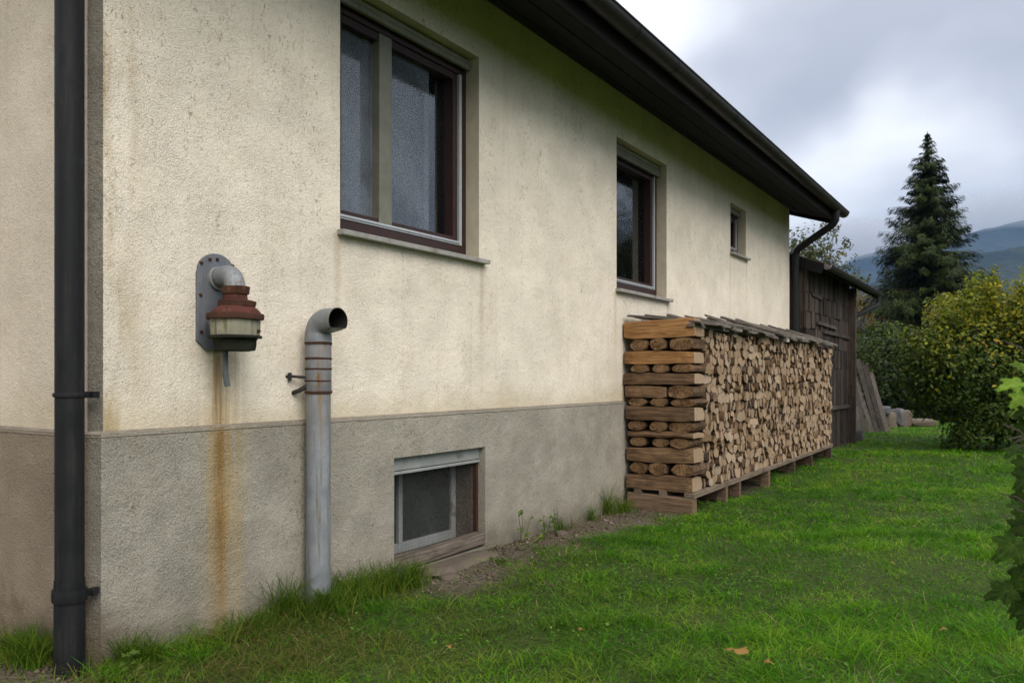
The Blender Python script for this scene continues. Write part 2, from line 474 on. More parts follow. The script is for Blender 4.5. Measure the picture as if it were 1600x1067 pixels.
M['autumn'] = leaf_mat('sparse_autumn_leaves', [(0.0, (0.10, 0.085, 0.03)), (0.5, (0.17, 0.13, 0.035)), (1.0, (0.2, 0.11, 0.04))], 0.6, 0.3, 0.5)
M['vine'] = leaf_mat('broad_leaves', [(0.0, (0.012, 0.03, 0.006)), (0.5, (0.024, 0.055, 0.009)), (0.85, (0.045, 0.09, 0.012)), (1.0, (0.12, 0.14, 0.02))], 0.45, 0.15, 2.0, 0.10)
M['vine_light'] = leaf_mat('young_broad_leaves', [(0.0, (0.08, 0.16, 0.02)), (0.6, (0.15, 0.25, 0.03)), (1.0, (0.26, 0.28, 0.04))], 0.5, 0.35, 2.0, 0.1)
M['clover'] = leaf_mat('clover_leaves', [(0.0, (0.03, 0.09, 0.012)), (0.5, (0.06, 0.15, 0.018)), (0.85, (0.11, 0.21, 0.025)), (1.0, (0.24, 0.25, 0.05))], 0.6, 0.25, 1.5, 0.15)
M['dead_leaf'] = leaf_mat('fallen_leaf', [(0.0, (0.22, 0.15, 0.03)), (1.0, (0.30, 0.13, 0.04))], 0.6, 0.2, 30)
def worn_metal(name, col, streak, spot, rough=0.55, metal=0.15, spot_amt=0.6, pale=None):
    m, t, b = material(name)
    p = t.objco()
    n1 = t.noise(t.vec(p, scale=(1, 1, 0.07)), 42, 5, 0.65)
    n2 = t.noise(p, 7, 5, 0.65)
    n3 = t.noise(p, 55, 4, 0.7)
    c = t.mix(t.smooth(n2, 0.3, 0.7), [v * 0.78 for v in col], [v * 1.18 for v in col])
    c = t.mix(t.mul(t.smooth(n1, 0.48, 0.68), t.smooth(n2, 0.35, 0.6)), c, streak)
    if pale:
        c = t.mix(t.mul(t.smooth(t.noise(p, 4.0, 5, 0.7), 0.58, 0.72), 0.7), c, pale)
    c = t.mix(t.mul(t.smooth(t.add(t.mul(n3, 0.5), t.mul(n2, 0.5)), 0.56, 0.64), spot_amt), c, spot)
    r = t.lin(n2, 0.3, 0.7, rough - 0.1, rough + 0.22)
    finish(t, b, c, r, t.bump(t.add(t.mul(n3, 0.4), n2), 0.25, 0.004), metal, 0.22)
    return m


M['pipe_dark'] = worn_metal('dark_coated_zinc', (0.010, 0.0105, 0.0115), (0.021, 0.021, 0.020), (0.032, 0.026, 0.020), 0.55, 0.0, 0.35, (0.021, 0.026, 0.028))
M['pipe_grey'] = worn_metal('grey_galvanised', (0.235, 0.25, 0.265), (0.16, 0.145, 0.115), (0.17, 0.10, 0.05), 0.5, 0.2, 0.45, (0.33, 0.345, 0.35))
M['pipe_rusty'] = worn_metal('rust_stained_galvanised', (0.21, 0.22, 0.23), (0.21, 0.115, 0.045), (0.15, 0.075, 0.032), 0.6, 0.15, 0.8, (0.30, 0.23, 0.13))
m = M['pipe_drip'] = M['pipe_grey'].copy()
t = NT(m.node_tree)
b = m.node_tree.nodes['Principled BSDF']
oldc = b.inputs['Base Color'].links[0].from_socket
px0, py0, pz0 = t.sep(t.pos())
dr = t.smooth(t.noise(t.vec(t.pos(), scale=(60, 60, 1.6)), 1.0, 4, 0.6), 0.46, 0.62)
t.link(t.mix(t.mul(dr, t.smooth(pz0, 0.72, 1.09, 0.0, 0.85)), oldc, (0.27, 0.16, 0.055)), b.inputs['Base Color'])
M['plate'] = worn_metal('weathered_grey_plate', (0.155, 0.165, 0.185), (0.10, 0.085, 0.07), (0.10, 0.055, 0.032), 0.55, 0.2, 0.55, (0.23, 0.235, 0.24))
M['rust_red'] = worn_metal('red_oxide_paint', (0.095, 0.030, 0.023), (0.035, 0.020, 0.014), (0.15, 0.11, 0.08), 0.8, 0.0, 0.6, (0.055, 0.032, 0.022))
M['rust'] = worn_metal('rust_dark', (0.060, 0.026, 0.016), (0.03, 0.016, 0.012), (0.14, 0.06, 0.025), 0.85, 0.0, 0.6)
M['cream_metal'] = worn_metal('stained_cream_enamel', (0.29, 0.275, 0.20), (0.11, 0.095, 0.045), (0.07, 0.06, 0.025), 0.7, 0.0, 0.85, (0.37, 0.37, 0.31))
M['mossy'] = worn_metal('mossy_black_metal', (0.016, 0.017, 0.011), (0.028, 0.036, 0.010), (0.045, 0.060, 0.014), 0.9, 0.0, 0.6)
M['crumb'] = leaf_mat('soil_crumbs', [(0.0, (0.05, 0.038, 0.027)), (0.6, (0.13, 0.10, 0.07)), (1.0, (0.26, 0.22, 0.17))], 0.95, 0.0, 3, 0.1)
M['stem'] = simple('brown_stem', (0.06, 0.047, 0.033), 0.9, 0.3, 20, 0.3, 0.003)

# glass: mirror-like at the angle it is seen, otherwise clear
m, t, b = material('window_glass')
m.node_tree.nodes.remove(b)
fr = t.n('ShaderNodeFresnel'); fr.inputs[0].default_value = 1.9
gl = t.n('ShaderNodeBsdfGlossy'); gl.inputs['Roughness'].default_value = 0.06
gl.inputs['Color'].default_value = (0.88, 0.94, 1.0, 1)
t.link(t.bump(t.noise(t.vec(t.pos(), scale=(1, 1, 2.5)), 45, 2, 0.6), 0.015, 0.004), gl.inputs['Normal'])
tp = t.n('ShaderNodeBsdfTransparent'); tp.inputs['Color'].default_value = (0.88, 0.91, 0.93, 1)
mx = t.n('ShaderNodeMixShader')
t.link(fr.outputs[0], mx.inputs[0]); t.link(tp.outputs[0], mx.inputs[1]); t.link(gl.outputs[0], mx.inputs[2])
t.link(mx.outputs[0], m.node_tree.nodes['Material Output'].inputs[0])
M['glass'] = m

m, t, b = material('net_curtain')
p = t.pos()
wv = t.n('ShaderNodeTexWave', wave_type='BANDS', bands_direction='Z')
t.put(wv.inputs['Vector'], p); wv.inputs['Scale'].default_value = 26; wv.inputs['Distortion'].default_value = 5.0
wv.inputs['Detail'].default_value = 3; wv.inputs['Detail Scale'].default_value = 3
fl = t.noise(t.vec(p, scale=(18, 18, 1)), 1.0, 3)
c = t.mix(t.mul(wv.outputs['Fac'], t.smooth(t.noise(p, 90, 2), 0.3, 0.7)), (0.26, 0.30, 0.36), (0.72, 0.79, 0.88))
c = t.mix(t.smooth(fl, 0.4, 0.7, 0, 0.5), c, (0.13, 0.14, 0.16))
finish(t, b, c, 0.9)
M['curtain'] = m

m, t, b = material('fly_screen')
p = t.pos()
sq = t.noise(t.vec(p, scale=(1, 1, 3.0)), 110, 3, 0.6, 0.6)
cl = t.noise(p, 3.5, 4, 0.6)
finish(t, b, t.mix(t.smooth(sq, 0.35, 0.65), (0.28, 0.32, 0.385), (0.36, 0.41, 0.48)), 0.8, spec=0.2)
tp = t.n('ShaderNodeBsdfTransparent')
mx = t.n('ShaderNodeMixShader')
t.link(t.mul(t.smooth(cl, 0.3, 0.7, 0.10, 0.26), t.smooth(sq, 0.25, 0.6, 0.75, 1.0)), mx.inputs[0])
t.link(tp.outputs[0], mx.inputs[1]); t.link(b.outputs[0], mx.inputs[2])
t.link(mx.outputs[0], m.node_tree.nodes['Material Output'].inputs[0])
M['screen'] = m

m, t, b = material('dusty_glass')
p = t.pos()
finish(t, b, t.mix(t.noise(p, 30, 4, 0.6), (0.03, 0.036, 0.033), (0.085, 0.093, 0.085)), 0.35, spec=0.4)
tp = t.n('ShaderNodeBsdfTransparent')
tp.inputs['Color'].default_value = (0.7, 0.74, 0.72, 1)
mx = t.n('ShaderNodeMixShader')
t.link(t.smooth(t.noise(p, 6, 4, 0.6), 0.3, 0.7, 0.55, 0.85), mx.inputs[0])
t.link(tp.outputs[0], mx.inputs[1]); t.link(b.outputs[0], mx.inputs[2])
t.link(mx.outputs[0], m.node_tree.nodes['Material Output'].inputs[0])
M['dusty_glass'] = m

# ground: soil, turf colour under the blades, bare strip along the wall
m, t, b = material('garden_soil_and_turf')
p = t.pos()
x, y, z = t.sep(p)
n = t.noise(p, 3.0, 5, 0.6)
nf = t.noise(p, 45, 4, 0.65)
turf = t.mix(t.smooth(nf, 0.3, 0.7), (0.020, 0.036, 0.006), (0.055, 0.078, 0.013))
turf = t.mix(t.smooth(n, 0.5, 0.75, 0, 0.6), turf, (0.07, 0.082, 0.018))
far = t.smooth(x, 26, 45)
turf = t.mix(far, turf, (0.05, 0.06, 0.02))
soil = t.mix(t.smooth(nf, 0.3, 0.7), (0.062, 0.048, 0.034), (0.16, 0.128, 0.092))
soil = t.mix(t.smooth(t.voro(p, 60), 0.05, 0.25, 0.35, 0.0), soil, (0.23, 0.19, 0.14))
wedge = t.add(y, t.mul(t.sub(n, 0.5), 0.45))
bare = t.mul(t.smooth(wedge, 2.36, 2.66), t.mul(t.smooth(x, 3.15, 3.6), t.smooth(x, 16.5, 12.0)))
bare2 = t.mul(t.smooth(x, 1.72, 1.62), t.smooth(y, 2.88, 2.98))
finish(t, b, t.mix(t.math('MAXIMUM', bare, bare2), turf, soil), 0.95, t.bump(t.add(nf, n), 0.8, 0.03), spec=0.2)
M['ground'] = m

m, t, b = material('forested_hillside')
p = t.pos()
n = t.noise(p, 0.012, 6, 0.65)
n2 = t.noise(p, 0.09, 3, 0.6)
c = t.mix(t.smooth(n, 0.35, 0.65), (0.014, 0.022, 0.018), (0.036, 0.042, 0.026))
c = t.mix(t.smooth(n2, 0.55, 0.75, 0, 0.5), c, (0.055, 0.048, 0.026))
finish(t, b, c, 1.0, t.bump(n2, 1.0, 8.0), spec=0.0)
M['hill'] = m


# ------------------------------------------------------------------ mesh building
class MB:
    def __init__(self):
        self.v, self.f, self.mi = [], [], []
    def _add(self, vs, fs, mi=0):
        o = len(self.v)
        self.v += [tuple(q) for q in vs]
        self.f += [tuple(i + o for i in q) for q in fs]
        self.mi += [mi] * len(fs)
    def quad(self, a, b, c, d, mi=0):
        self._add((a, b, c, d), ((0, 1, 2, 3),), mi)
    def box(self, x0, y0, z0, x1, y1, z1, mi=0):
        vs = [(x, y, z) for x in (x0, x1) for y in (y0, y1) for z in (z0, z1)]
        self._add(vs, ((0, 1, 3, 2), (4, 6, 7, 5), (0, 4, 5, 1), (2, 3, 7, 6), (0, 2, 6, 4), (1, 5, 7, 3)), mi)
        return self
    def beam(self, p, q, w, h, up=(0, 0, 1), mi=0, jit=0.0):
        p, q = Vector(p), Vector(q)
        d = (q - p).normalized()
        s = d.cross(Vector(up)).normalized()
        u = s.cross(d)
        vs = []
        for e in (p, q):
            for a, b2 in ((-1, -1), (1, -1), (1, 1), (-1, 1)):
                vs.append(e + s * (a * w / 2 + random.uniform(-jit, jit)) + u * (b2 * h / 2 + random.uniform(-jit, jit)) + d * random.uniform(-jit, jit))
        self._add(vs, ((0, 3, 2, 1), (4, 5, 6, 7), (0, 1, 5, 4), (1, 2, 6, 5), (2, 3, 7, 6), (3, 0, 4, 7)), mi)
        return self
    def sweep(self, path, sections, cap=(True, True), mi=0):
        """sections: one list of 3-D rings along the path (all the same length)"""
        n = len(sections[0])
        vs = [q for s in sections for q in s]
        fs = []
        for i in range(len(sections) - 1):
            for k in range(n):
                a, b2 = i * n + k, i * n + (k + 1) % n
                fs.append((a, b2, b2 + n, a + n))
        if cap[0]:
            fs.append(tuple(range(n - 1, -1, -1)))
        if cap[1]:
            fs.append(tuple((len(sections) - 1) * n + k for k in range(n)))
        self._add(vs, fs, mi)
        return self
    def tube(self, path, rad, seg=16, cap=(True, True), mi=0):
        path = [Vector(q) for q in path]
        rads = rad if hasattr(rad, '__len__') else [rad] * len(path)
        rings = []
        prev = None
        for i, q in enumerate(path):
            d = (path[min(i + 1, len(path) - 1)] - path[max(i - 1, 0)]).normalized()
            ref = prev if prev is not None else (Vector((0, 0, 1)) if abs(d.z) < 0.9 else Vector((1, 0, 0)))
            s = (ref - d * ref.dot(d)).normalized()
            prev = s
            u = d.cross(s)
            rings.append([q + (s * math.cos(2 * math.pi * k / seg) + u * math.sin(2 * math.pi * k / seg)) * rads[i] for k in range(seg)])
        return self.sweep(path, rings, cap, mi)
    def lathe(self, prof, c, seg=28, tilt=(0, 0), cap=(True, True), mi=0):
        rings = []
        for r, z in prof:
            rings.append([Vector((c[0] + r * math.cos(2 * math.pi * k / seg) + tilt[0] * (z - c[2]), c[1] + r * math.sin(2 * math.pi * k / seg) + tilt[1] * (z - c[2]), z)) for k in range(seg)])
        return self.sweep(None, rings, cap, mi)
    def build(self, name, mat, parent=None, smooth=False, bevel=0.0, origin=None):
        me = bpy.data.meshes.new(name)
        org = Vector((0, 0, 0))
        if origin is not None:
            org = Vector(origin)
        elif parent is not None:
            org = world_loc(parent)
        me.from_pydata([(q[0] - org.x, q[1] - org.y, q[2] - org.z) for q in self.v], [], self.f)
        mats = mat if isinstance(mat, (list, tuple)) else [mat]
        for k in mats:
            me.materials.append(M[k] if isinstance(k, str) else k)
        if len(mats) > 1:
            me.polygons.foreach_set('material_index', self.mi)
        if smooth:
            me.shade_smooth()
            me.set_sharp_from_angle(angle=R(38))
        me.update()
        o = bpy.data.objects.new(name, me)
        COL.objects.link(o)
        if parent is not None:
            o.parent = parent
            o.location = org - world_loc(parent)
        else:
            o.location = org
        if bevel:
            md = o.modifiers.new('bevel', 'BEVEL')
            md.width = bevel
            md.segments = 2
            md.limit_method = 'ANGLE'
        return o


def dent(mb, amp, freq=18.0, seed=0.0):
    """knock a shape slightly out of true"""
    for i_, q in enumerate(mb.v):
        n_ = mnoise.noise_vector(Vector(q) * freq + Vector((seed, seed * .7, 0)))
        mb.v[i_] = (q[0] + n_.x * amp, q[1] + n_.y * amp, q[2] + n_.z * amp * .7)
    return mb


def world_loc(o):
    v = Vector(o.location)
    while o.parent is not None:
        o = o.parent
        v += Vector(o.location)
    return v


def tag(o, label=None, cat=None, group=None, kind=None):
    for k, v in (('label', label), ('category', cat), ('group', group), ('kind', kind)):
        if v:
            o[k] = v
    return o


def thing(name, loc, label, cat, group=None):
    o = bpy.data.objects.new(name, None)
    COL.objects.link(o)
    o.location = loc
    o.empty_display_size = 0.1
    return tag(o, label, cat, group)


def obj_from_arrays(name, verts, faces_n, mat, parent=None, smooth=False):
    """verts (N,3); faces given as one (F,k) int array (triangles or quads)"""
    me = bpy.data.meshes.new(name)
    nv, (nf, k) = len(verts), faces_n.shape
    me.vertices.add(nv)
    me.vertices.foreach_set('co', np.ascontiguousarray(verts, dtype=np.float32).ravel())
    me.loops.add(nf * k)
    me.loops.foreach_set('vertex_index', np.ascontiguousarray(faces_n, dtype=np.int32).ravel())
    me.polygons.add(nf)
    me.polygons.foreach_set('loop_start', np.arange(0, nf * k, k, dtype=np.int32))
    me.polygons.foreach_set('loop_total', np.full(nf, k, dtype=np.int32))
    if smooth:
        me.polygons.foreach_set('use_smooth', np.ones(nf, dtype=bool))
    me.materials.append(M[mat])
    me.update(calc_edges=True)
    o = bpy.data.objects.new(name, me)
    COL.objects.link(o)
    if parent is not None:
        o.parent = parent
        w = world_loc(parent)
        me.transform(__import__('mathutils').Matrix.Translation(-w))
    return o


CA, SA = math.cos(R(YAW)), math.sin(R(YAW))


def project(X, Y):
    f = X * CA + Y * SA
    return 800 + F_PX * (X * SA - Y * CA) / f, f


# ------------------------------------------------------------------ ground
def gz(x, y):
    bank = 0.055 * np.exp(-((np.asarray(y) - 3.05) / 0.55) ** 2) * np.clip((3.5 - np.asarray(x)) / 0.7, 0, 1)
    dip = -0.07 * np.clip((np.asarray(x) - 12.0) / 4.0, 0, 1)
    roll = 0.02 * np.sin(np.asarray(x) * 0.9 + 0.4) * np.cos(np.asarray(y) * 1.1) + 0.012 * np.sin(np.asarray(x) * 2.3 + np.asarray(y) * 1.7)
    near = np.clip((40 - np.asarray(x)) / 20, 0, 1)
    return bank + dip + roll * near


def make_ground():
    xs = np.concatenate([[-6000, -800, -100, -20, -6], np.arange(-2, 24.01, 0.2), [26, 30, 40, 60, 120, 300, 900, 2500, 6000]])
    ys = np.concatenate([[-6000, -900, -200, -60, -25, -12], np.arange(-7, 5.01, 0.2), [8, 14, 30, 80, 250, 900, 6000]])
    gx, gy = np.meshgrid(xs, ys, indexing='ij')
    z = gz(gx, gy)
    v = np.stack([gx, gy, z], -1).reshape(-1, 3)
    ny = len(ys)
    i, j = np.meshgrid(np.arange(len(xs) - 1), np.arange(ny - 1), indexing='ij')
    a = (i * ny + j).ravel()
    f = np.stack([a, a + ny, a + ny + 1, a + 1], -1)
    o = obj_from_arrays('ground', v, f, 'ground', smooth=True)
    o['kind'] = 'structure'


make_ground()


def make_hill(name, dist, prof, depth, seed):
    """prof: list of (px, py) skyline points; the ridge is a real body with slopes on both sides"""
    pts = sorted(prof)
    pxs = np.linspace(pts[0][0], pts[-1][0], 150)
    pys = np.interp(pxs, [q[0] for q in pts], [q[1] for q in pts])
    rows = 26
    verts = []
    for px, py in zip(pxs, pys):
        d = pxdir(px, HORIZON)
        base = Vector((d.x, d.y, 0)) / (d.x * CA + d.y * SA)
        h = CAM_Z + (HORIZON - py) / F_PX * dist
        for k in range(rows):
            s = k / (rows - 1) * 2 - 1
            dd = dist + s * depth
            hh = h * (math.cos(s * math.pi / 2) ** 1.3 if abs(s) < 1 else 0)
            q = base * dd
            nz = mnoise.fractal(Vector((q.x, q.y, seed * 100)) * (4.0 / depth), 1.0, 2.0, 5)
            verts.append((q.x, q.y, max(-3, hh * (1 + 0.035 * nz) + 0.0012 * dist * nz - 2)))
    n = len(pxs)
    i, j = np.meshgrid(np.arange(n - 1), np.arange(rows - 1), indexing='ij')
    a = (i * rows + j).ravel()
    f = np.stack([a, a + rows, a + rows + 1, a + 1], -1)
    o = obj_from_arrays(name, np.array(verts), f, 'hill', smooth=True)
    o['kind'] = 'structure'
    return o


make_hill('hill', 2400, [(700, 520), (1100, 470), (1300, 428), (1340, 404), (1400, 390), (1480, 377), (1530, 363), (1600, 353), (1750, 346), (2000, 380), (2500, 460), (3200, 520)], 900, 1)
make_hill('hill', 1250, [(900, 540), (1200, 500), (1300, 462), (1400, 430), (1480, 405), (1540, 396), (1620, 390), (1800, 410), (2100, 470), (2800, 530)], 480, 2)


# ------------------------------------------------------------------ the house
WY = 3.05            # outer face of the long wall
PY = 3.03            # outer face of the plinth
PZ = 0.945           # top of the plinth
X0, X1 = 1.70, 12.31
CH = 0.04            # corner chamfer
SOF = 3.68
house = thing('house', (X0, WY, 0), 'cream rendered single-storey house with grey plinth and dark overhanging eaves', 'house')


def wall_holes(mb, x0, x1, z0, z1, y, depth, holes, mi=0):
    xs = sorted({x0, x1, *[h[0] for h in holes], *[h[1] for h in holes]})
    zs = sorted({z0, z1, *[h[2] for h in holes], *[h[3] for h in holes]})
    for i in range(len(xs) - 1):
        for k in range(len(zs) - 1):
            cx, cz = (xs[i] + xs[i + 1]) / 2, (zs[k] + zs[k + 1]) / 2
            if any(h[0] < cx < h[1] and h[2] < cz < h[3] for h in holes):
                continue
            a, b2, c, d = xs[i], xs[i + 1], zs[k], zs[k + 1]
            mb.quad((a, y, c), (b2, y, c), (b2, y, d), (a, y, d), mi)
            mb.quad((a, y + depth, c), (a, y + depth, d), (b2, y + depth, d), (b2, y + depth, c), mi)
    for h in holes:
        a, b2, c, d = h
        yy = y + depth
        mb.quad((a, y, c), (a, y, d), (a, yy, d), (a, yy, c), 1)
        mb.quad((b2, y, c), (b2, yy, c), (b2, yy, d), (b2, y, d), 1)
        mb.quad((a, y, d), (b2, y, d), (b2, yy, d), (a, yy, d), 1)
        mb.quad((a, y, c), (a, yy, c), (b2, yy, c), (b2, y, c), 1)


W1 = (3.018, 4.277, 1.945, 3.27)
W2 = (6.354, 7.498, 1.945, 3.275)
W3 = (9.51, 10.13, 2.68, 3.275)
WB = (3.42, 4.32, 0.045, 0.705)

mb = MB()
XC = X0 + CH
wall_holes(mb, XC, X1, PZ - 0.01, SOF + 0.03, WY, 0.30, (W1, W2, W3))
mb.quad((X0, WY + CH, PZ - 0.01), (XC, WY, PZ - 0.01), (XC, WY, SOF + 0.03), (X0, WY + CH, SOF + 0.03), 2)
# far end, gable walls and back
mb.quad((X1, WY, PZ - .01), (X1, 11, PZ - .01), (X1, 11, 3.70), (X1, WY, 3.70))
mb._add([(X1, WY, 3.70), (X1, 11, 3.70), (X1, 7, 4.95)], ((0, 1, 2),))
mb.quad((X0, WY + CH, PZ - .01), (X0, WY + CH, 3.70), (X0, 11, 3.70), (X0, 11, PZ - .01))
mb._add([(X0, WY + CH, 3.70), (X0, 7, 4.95), (X0, 11, 3.70)], ((0, 1, 2),))
mb.quad((X0, 11, PZ - .01), (X0, 11, 3.70), (X1, 11, 3.70), (X1, 11, PZ - .01))
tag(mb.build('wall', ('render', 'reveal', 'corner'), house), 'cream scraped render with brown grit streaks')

mb = MB()
o = 0.02
PE = X1 - 0.02
wall_holes(mb, XC - o, PE, -0.25, PZ, PY, 0.34, (WB,))
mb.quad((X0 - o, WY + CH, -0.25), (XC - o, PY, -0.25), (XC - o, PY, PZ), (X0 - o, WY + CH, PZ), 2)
mb.quad((X0 - o, WY + CH, -0.25), (X0 - o, WY + CH, PZ), (X0 - o, 11, PZ), (X0 - o, 11, -0.25))
mb.quad((PE, PY, -.25), (PE, 11, -.25), (PE, 11, PZ), (PE, PY, PZ))
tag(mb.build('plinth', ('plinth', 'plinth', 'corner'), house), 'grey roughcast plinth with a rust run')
mb = MB()    # sloping mortar ledge on the plinth
mb.quad((XC - o - .001, PY - .003, PZ - 0.012), (PE, PY - .003, PZ - 0.012), (PE, WY + .002, PZ + 0.012), (XC, WY + .002, PZ + 0.012))
mb.quad((XC - o - .001, PY - .003, PZ - .012), (XC - o, PY + .01, PZ - .03), (PE, PY + .01, PZ - .03), (PE, PY - .003, PZ - .012))
mb.quad((X0 - o - .003, WY + CH, PZ - .012), (XC - o - .001, PY - .003, PZ - .012), (XC, WY + .002, PZ + .012), (X0 + .002, WY + CH, PZ + .012))
mb.quad((X0 - o - .003, 11, PZ - .012), (X0 - o - .003, WY + CH, PZ - .012), (X0 + .002, WY + CH, PZ + .012), (X0 + .002, 11, PZ + .012))
mb.build('plinth_ledge', 'ledge', house)
mb = MB()
mb.box(X0 + .05, WY + .31, 0.93, X1 - .05, 10.9, 1.0)
mb.box(X0 + .05, WY + .31, 3.62, X1 - .05, 10.9, 3.68)
mb.box(X0 + .05, 7.2, 1.0, X1 - .05, 7.3, 3.62)
mb.box(X0 + .05, 5.0, -.2, X1 - .05, 5.1, .93)
mb.build('inner_room', 'interior', house)


def window(rect, label, mull=None, slats=3, curtain=None):
    a, b2, c, d = rect
    y = WY + 0.105
    mb = MB()           # outer frame
    fw, fb = 0.055, 0.085
    mb.box(a + .001, y, c + .001, a + fw, y + .12, d - .001)
    mb.box(b2 - fw, y, c + .001, b2 - .001, y + .12, d - .001)
    mb.box(a + fw, y + .001, c + .001, b2 - fw, y + .12, c + fb)
    mb.box(a + fw, y + .001, d - fw - .06, b2 - fw, y + .12, d - .001)
    w = tag(mb.build('window', 'brown_frame', house, bevel=.003, origin=(a, y, c)), label)
    mb = MB()           # pale guide rail
    r = 0.026
    i0, i1, j0, j1 = a + fw, b2 - fw, c + fb, d - fw - .06
    mb.box(i0, y - .006, j0, i0 + r, y + .05, j1)
    mb.box(i1 - r, y - .006, j0, i1, y + .05, j1)
    mb.box(i0 + r, y - .005, j0, i1 - r, y + .05, j0 + r)
    mb.box(i0 + r, y - .012, j0 + r * .4, i1 - r, y - .005, j0 + r * .6)
    mb.build('guide_rail', 'light_rail', w, bevel=.002)
    i0, i1, j0 = i0 + r, i1 - r, j0 + r
    mb = MB()           # sash
    s = 0.045
    mb.box(i0, y + .012, j0, i0 + s, y + .11, j1)
    mb.box(i1 - s, y + .012, j0, i1, y + .11, j1)
    mb.box(i0 + s, y + .013, j0, i1 - s, y + .11, j0 + s * .6)
    mb.box(i0 + s, y + .013, j1 - s, i1 - s, y + .11, j1)
    mb.build('sash', 'brown_frame', w, bevel=.003)
    edges = [i0 + s, i1 - s]
    if mull is not None:
        mb = MB()
        mb.box(mull - .062, y + .002, j0 + .001, mull + .045, y + .07, j1 - .001)
        mb.build('mullion', 'mullion', w, bevel=.004)
        mb = MB()
        mb.box(mull - .058, y + .071, j0 + .003, mull - .02, y + .105, j1 - .003)
        mb.box(mull + .045, y + .022, j0 + .003, mull + .065, y + .105, j1 - .003)
        mb.build('sash', 'brown_frame', w, bevel=.003)
        edges = [edges[0], mull - .058, mull + .065, edges[1]]
    for k in range(0, len(edges), 2):
        MB().box(edges[k] - .01, y + .080, j0 + .01, edges[k + 1] + .01, y + .084, j1 - .02).build('pane', 'glass', w)
        if curtain:
            mb = MB()
            n = 40
            e0, e1 = edges[k] - .02, edges[k] + (edges[k + 1] - edges[k]) * curtain[k // 2]
            ring = [(e0 + (e1 - e0) * q / n, y + .102 + .005 * math.sin(q * 1.3) + .004 * math.sin(q * .37)) for q in range(n + 1)]
            for q in range(n):
                (xa, ya), (xb, yb) = ring[q], ring[q + 1]
                mb.quad((xa, ya, j0 - .05), (xb, yb, j0 - .05), (xb, yb, d - .02), (xa, ya, d - .02))
            mb.build('net_curtain', 'curtain', w, smooth=True)
            if mull is not None:
                MB().box(e0 + .012, y + .060, j0 + .012, edges[k + 1] + .005 if k == 0 else e1 + .03, y + .0605, j1 - .022).build('fly_screen', 'screen', w)
    for k in range(slats):      # rolled-up shutter hanging a little out of its box
        zt = d - .012 - k * .038
        mb = MB()
        mb.tube([(a + .012, y - .032, zt - .018), (b2 - .012, y - .032, zt - .018)], .0185, 10)
        for q, (vx, vy, vz) in enumerate(mb.v):
            mb.v[q] = (vx, y - .032 + (vy - (y - .032)) * .55, vz)
        mb.build('shutter_slat', 'slat', w, smooth=True)
    mb = MB()
    zt = d - .012 - slats * .038
    mb.box(a + .01, y - .045, zt - .03, b2 - .01, y - .018, zt)
    mb.build('shutter_bar', 'slat', w, bevel=.003)
    mb = MB()           # stone sill
    mb._add([(a - .022, WY - .05, c - .034), (b2 + .06, WY - .05, c - .034), (b2 + .06, WY - .05, c - .006), (a - .022, WY - .05, c - .006),
             (a - .022, y + .01, c - .03), (b2 + .06, y + .01, c - .03), (b2 + .06, y + .01, c + .004), (a - .022, y + .01, c + .004)],
            ((0, 1, 2, 3), (4, 7, 6, 5), (0, 4, 5, 1), (3, 2, 6, 7), (0, 3, 7, 4), (1, 5, 6, 2)))
    mb.build('sill', 'sill', w, bevel=.003)
    return w


window(W1, 'large two-pane brown window nearest the corner', mull=3.50, slats=1, curtain=(1.05, 0.62))
window(W2, 'tall brown single-pane window above the woodpile', slats=2, curtain=(0.25,))
window(W3, 'small square window at the far end of the wall', slats=1)

# basement window: rotten outer frame, wire netting, inner frame with glass
a, b2, c, d = WB
y = PY + 0.055
mb = MB()
mb.sweep(None, [[Vector((q[0], yy_, q[1])) for q in ((a + .001, c + .03), (b2 - .001, c + .03), (b2 - .001, d - .003), (a + .001, d - .003), (a + .001, c + .031), (a + .028, c + .055), (a + .028, d - .03), (b2 - .022, d - .03), (b2 - .022, c + .055), (a + .028, c + .054))] for yy_ in (y, y + .03)], (True, True))
bw = tag(mb.build('basement_window', 'rust', house, bevel=.002, origin=(a, y, c)), 'low basement window behind wire netting')
mb = MB(); mb.box(a + .002, y - .01, d - .082, b2 - .002, y + .03, d - .003)
mb.box(a + .002, y - .016, d - .104, b2 - .002, y + .03, d - .086)
mb.build('lintel_bar', 'white_frame', bw, bevel=.004)
mb = MB(); mb.beam((a + .005, y - .02, c + .04), (b2 - .01, y - .02, c + .055), .075, .075, jit=.004)
mb.build('sill_board', 'sill_wood', bw, bevel=.006)
mb = MB(); mb.box(a + .002, y + .02, c + .01, b2 - .002, PY + .34, c + .035)
mb.build('inner_ledge', 'ledge', bw)
mb = MB()
iy = PY + 0.22
mb.box(a + .002, iy, c + .04, a + .045, iy + .05, d - .004)
mb.box(b2 - .075, iy, c + .04, b2 - .03, iy + .05, d - .004)
mb.box(a + .045, iy + .001, c + .04, b2 - .075, iy + .05, c + .10)
mb.box(a + .045, iy + .001, d - .06, b2 - .075, iy + .05, d - .004)
mb.box((a + b2) / 2 - .16, iy - .002, c + .10, (a + b2) / 2 - .125, iy + .045, d - .06)
mb.build('inner_frame', 'white_frame', bw, bevel=.003)
MB().box(a + .04, iy + .02, c + .09, b2 - .07, iy + .024, d - .05).build('pane', 'dusty_glass', bw)
mb = MB(); mb.box(b2 - .03, y + .035, c + .035, b2 - .004, iy + .05, d - .004)
mb.build('jamb_lining', 'sill_wood', bw)
mb = MB()
gx0, gx1, gz0, gz1 = a + .028, b2 - .022, c + .07, d - .10
wy = y + .012
st = 0.0125
i = 0
xx = gx0
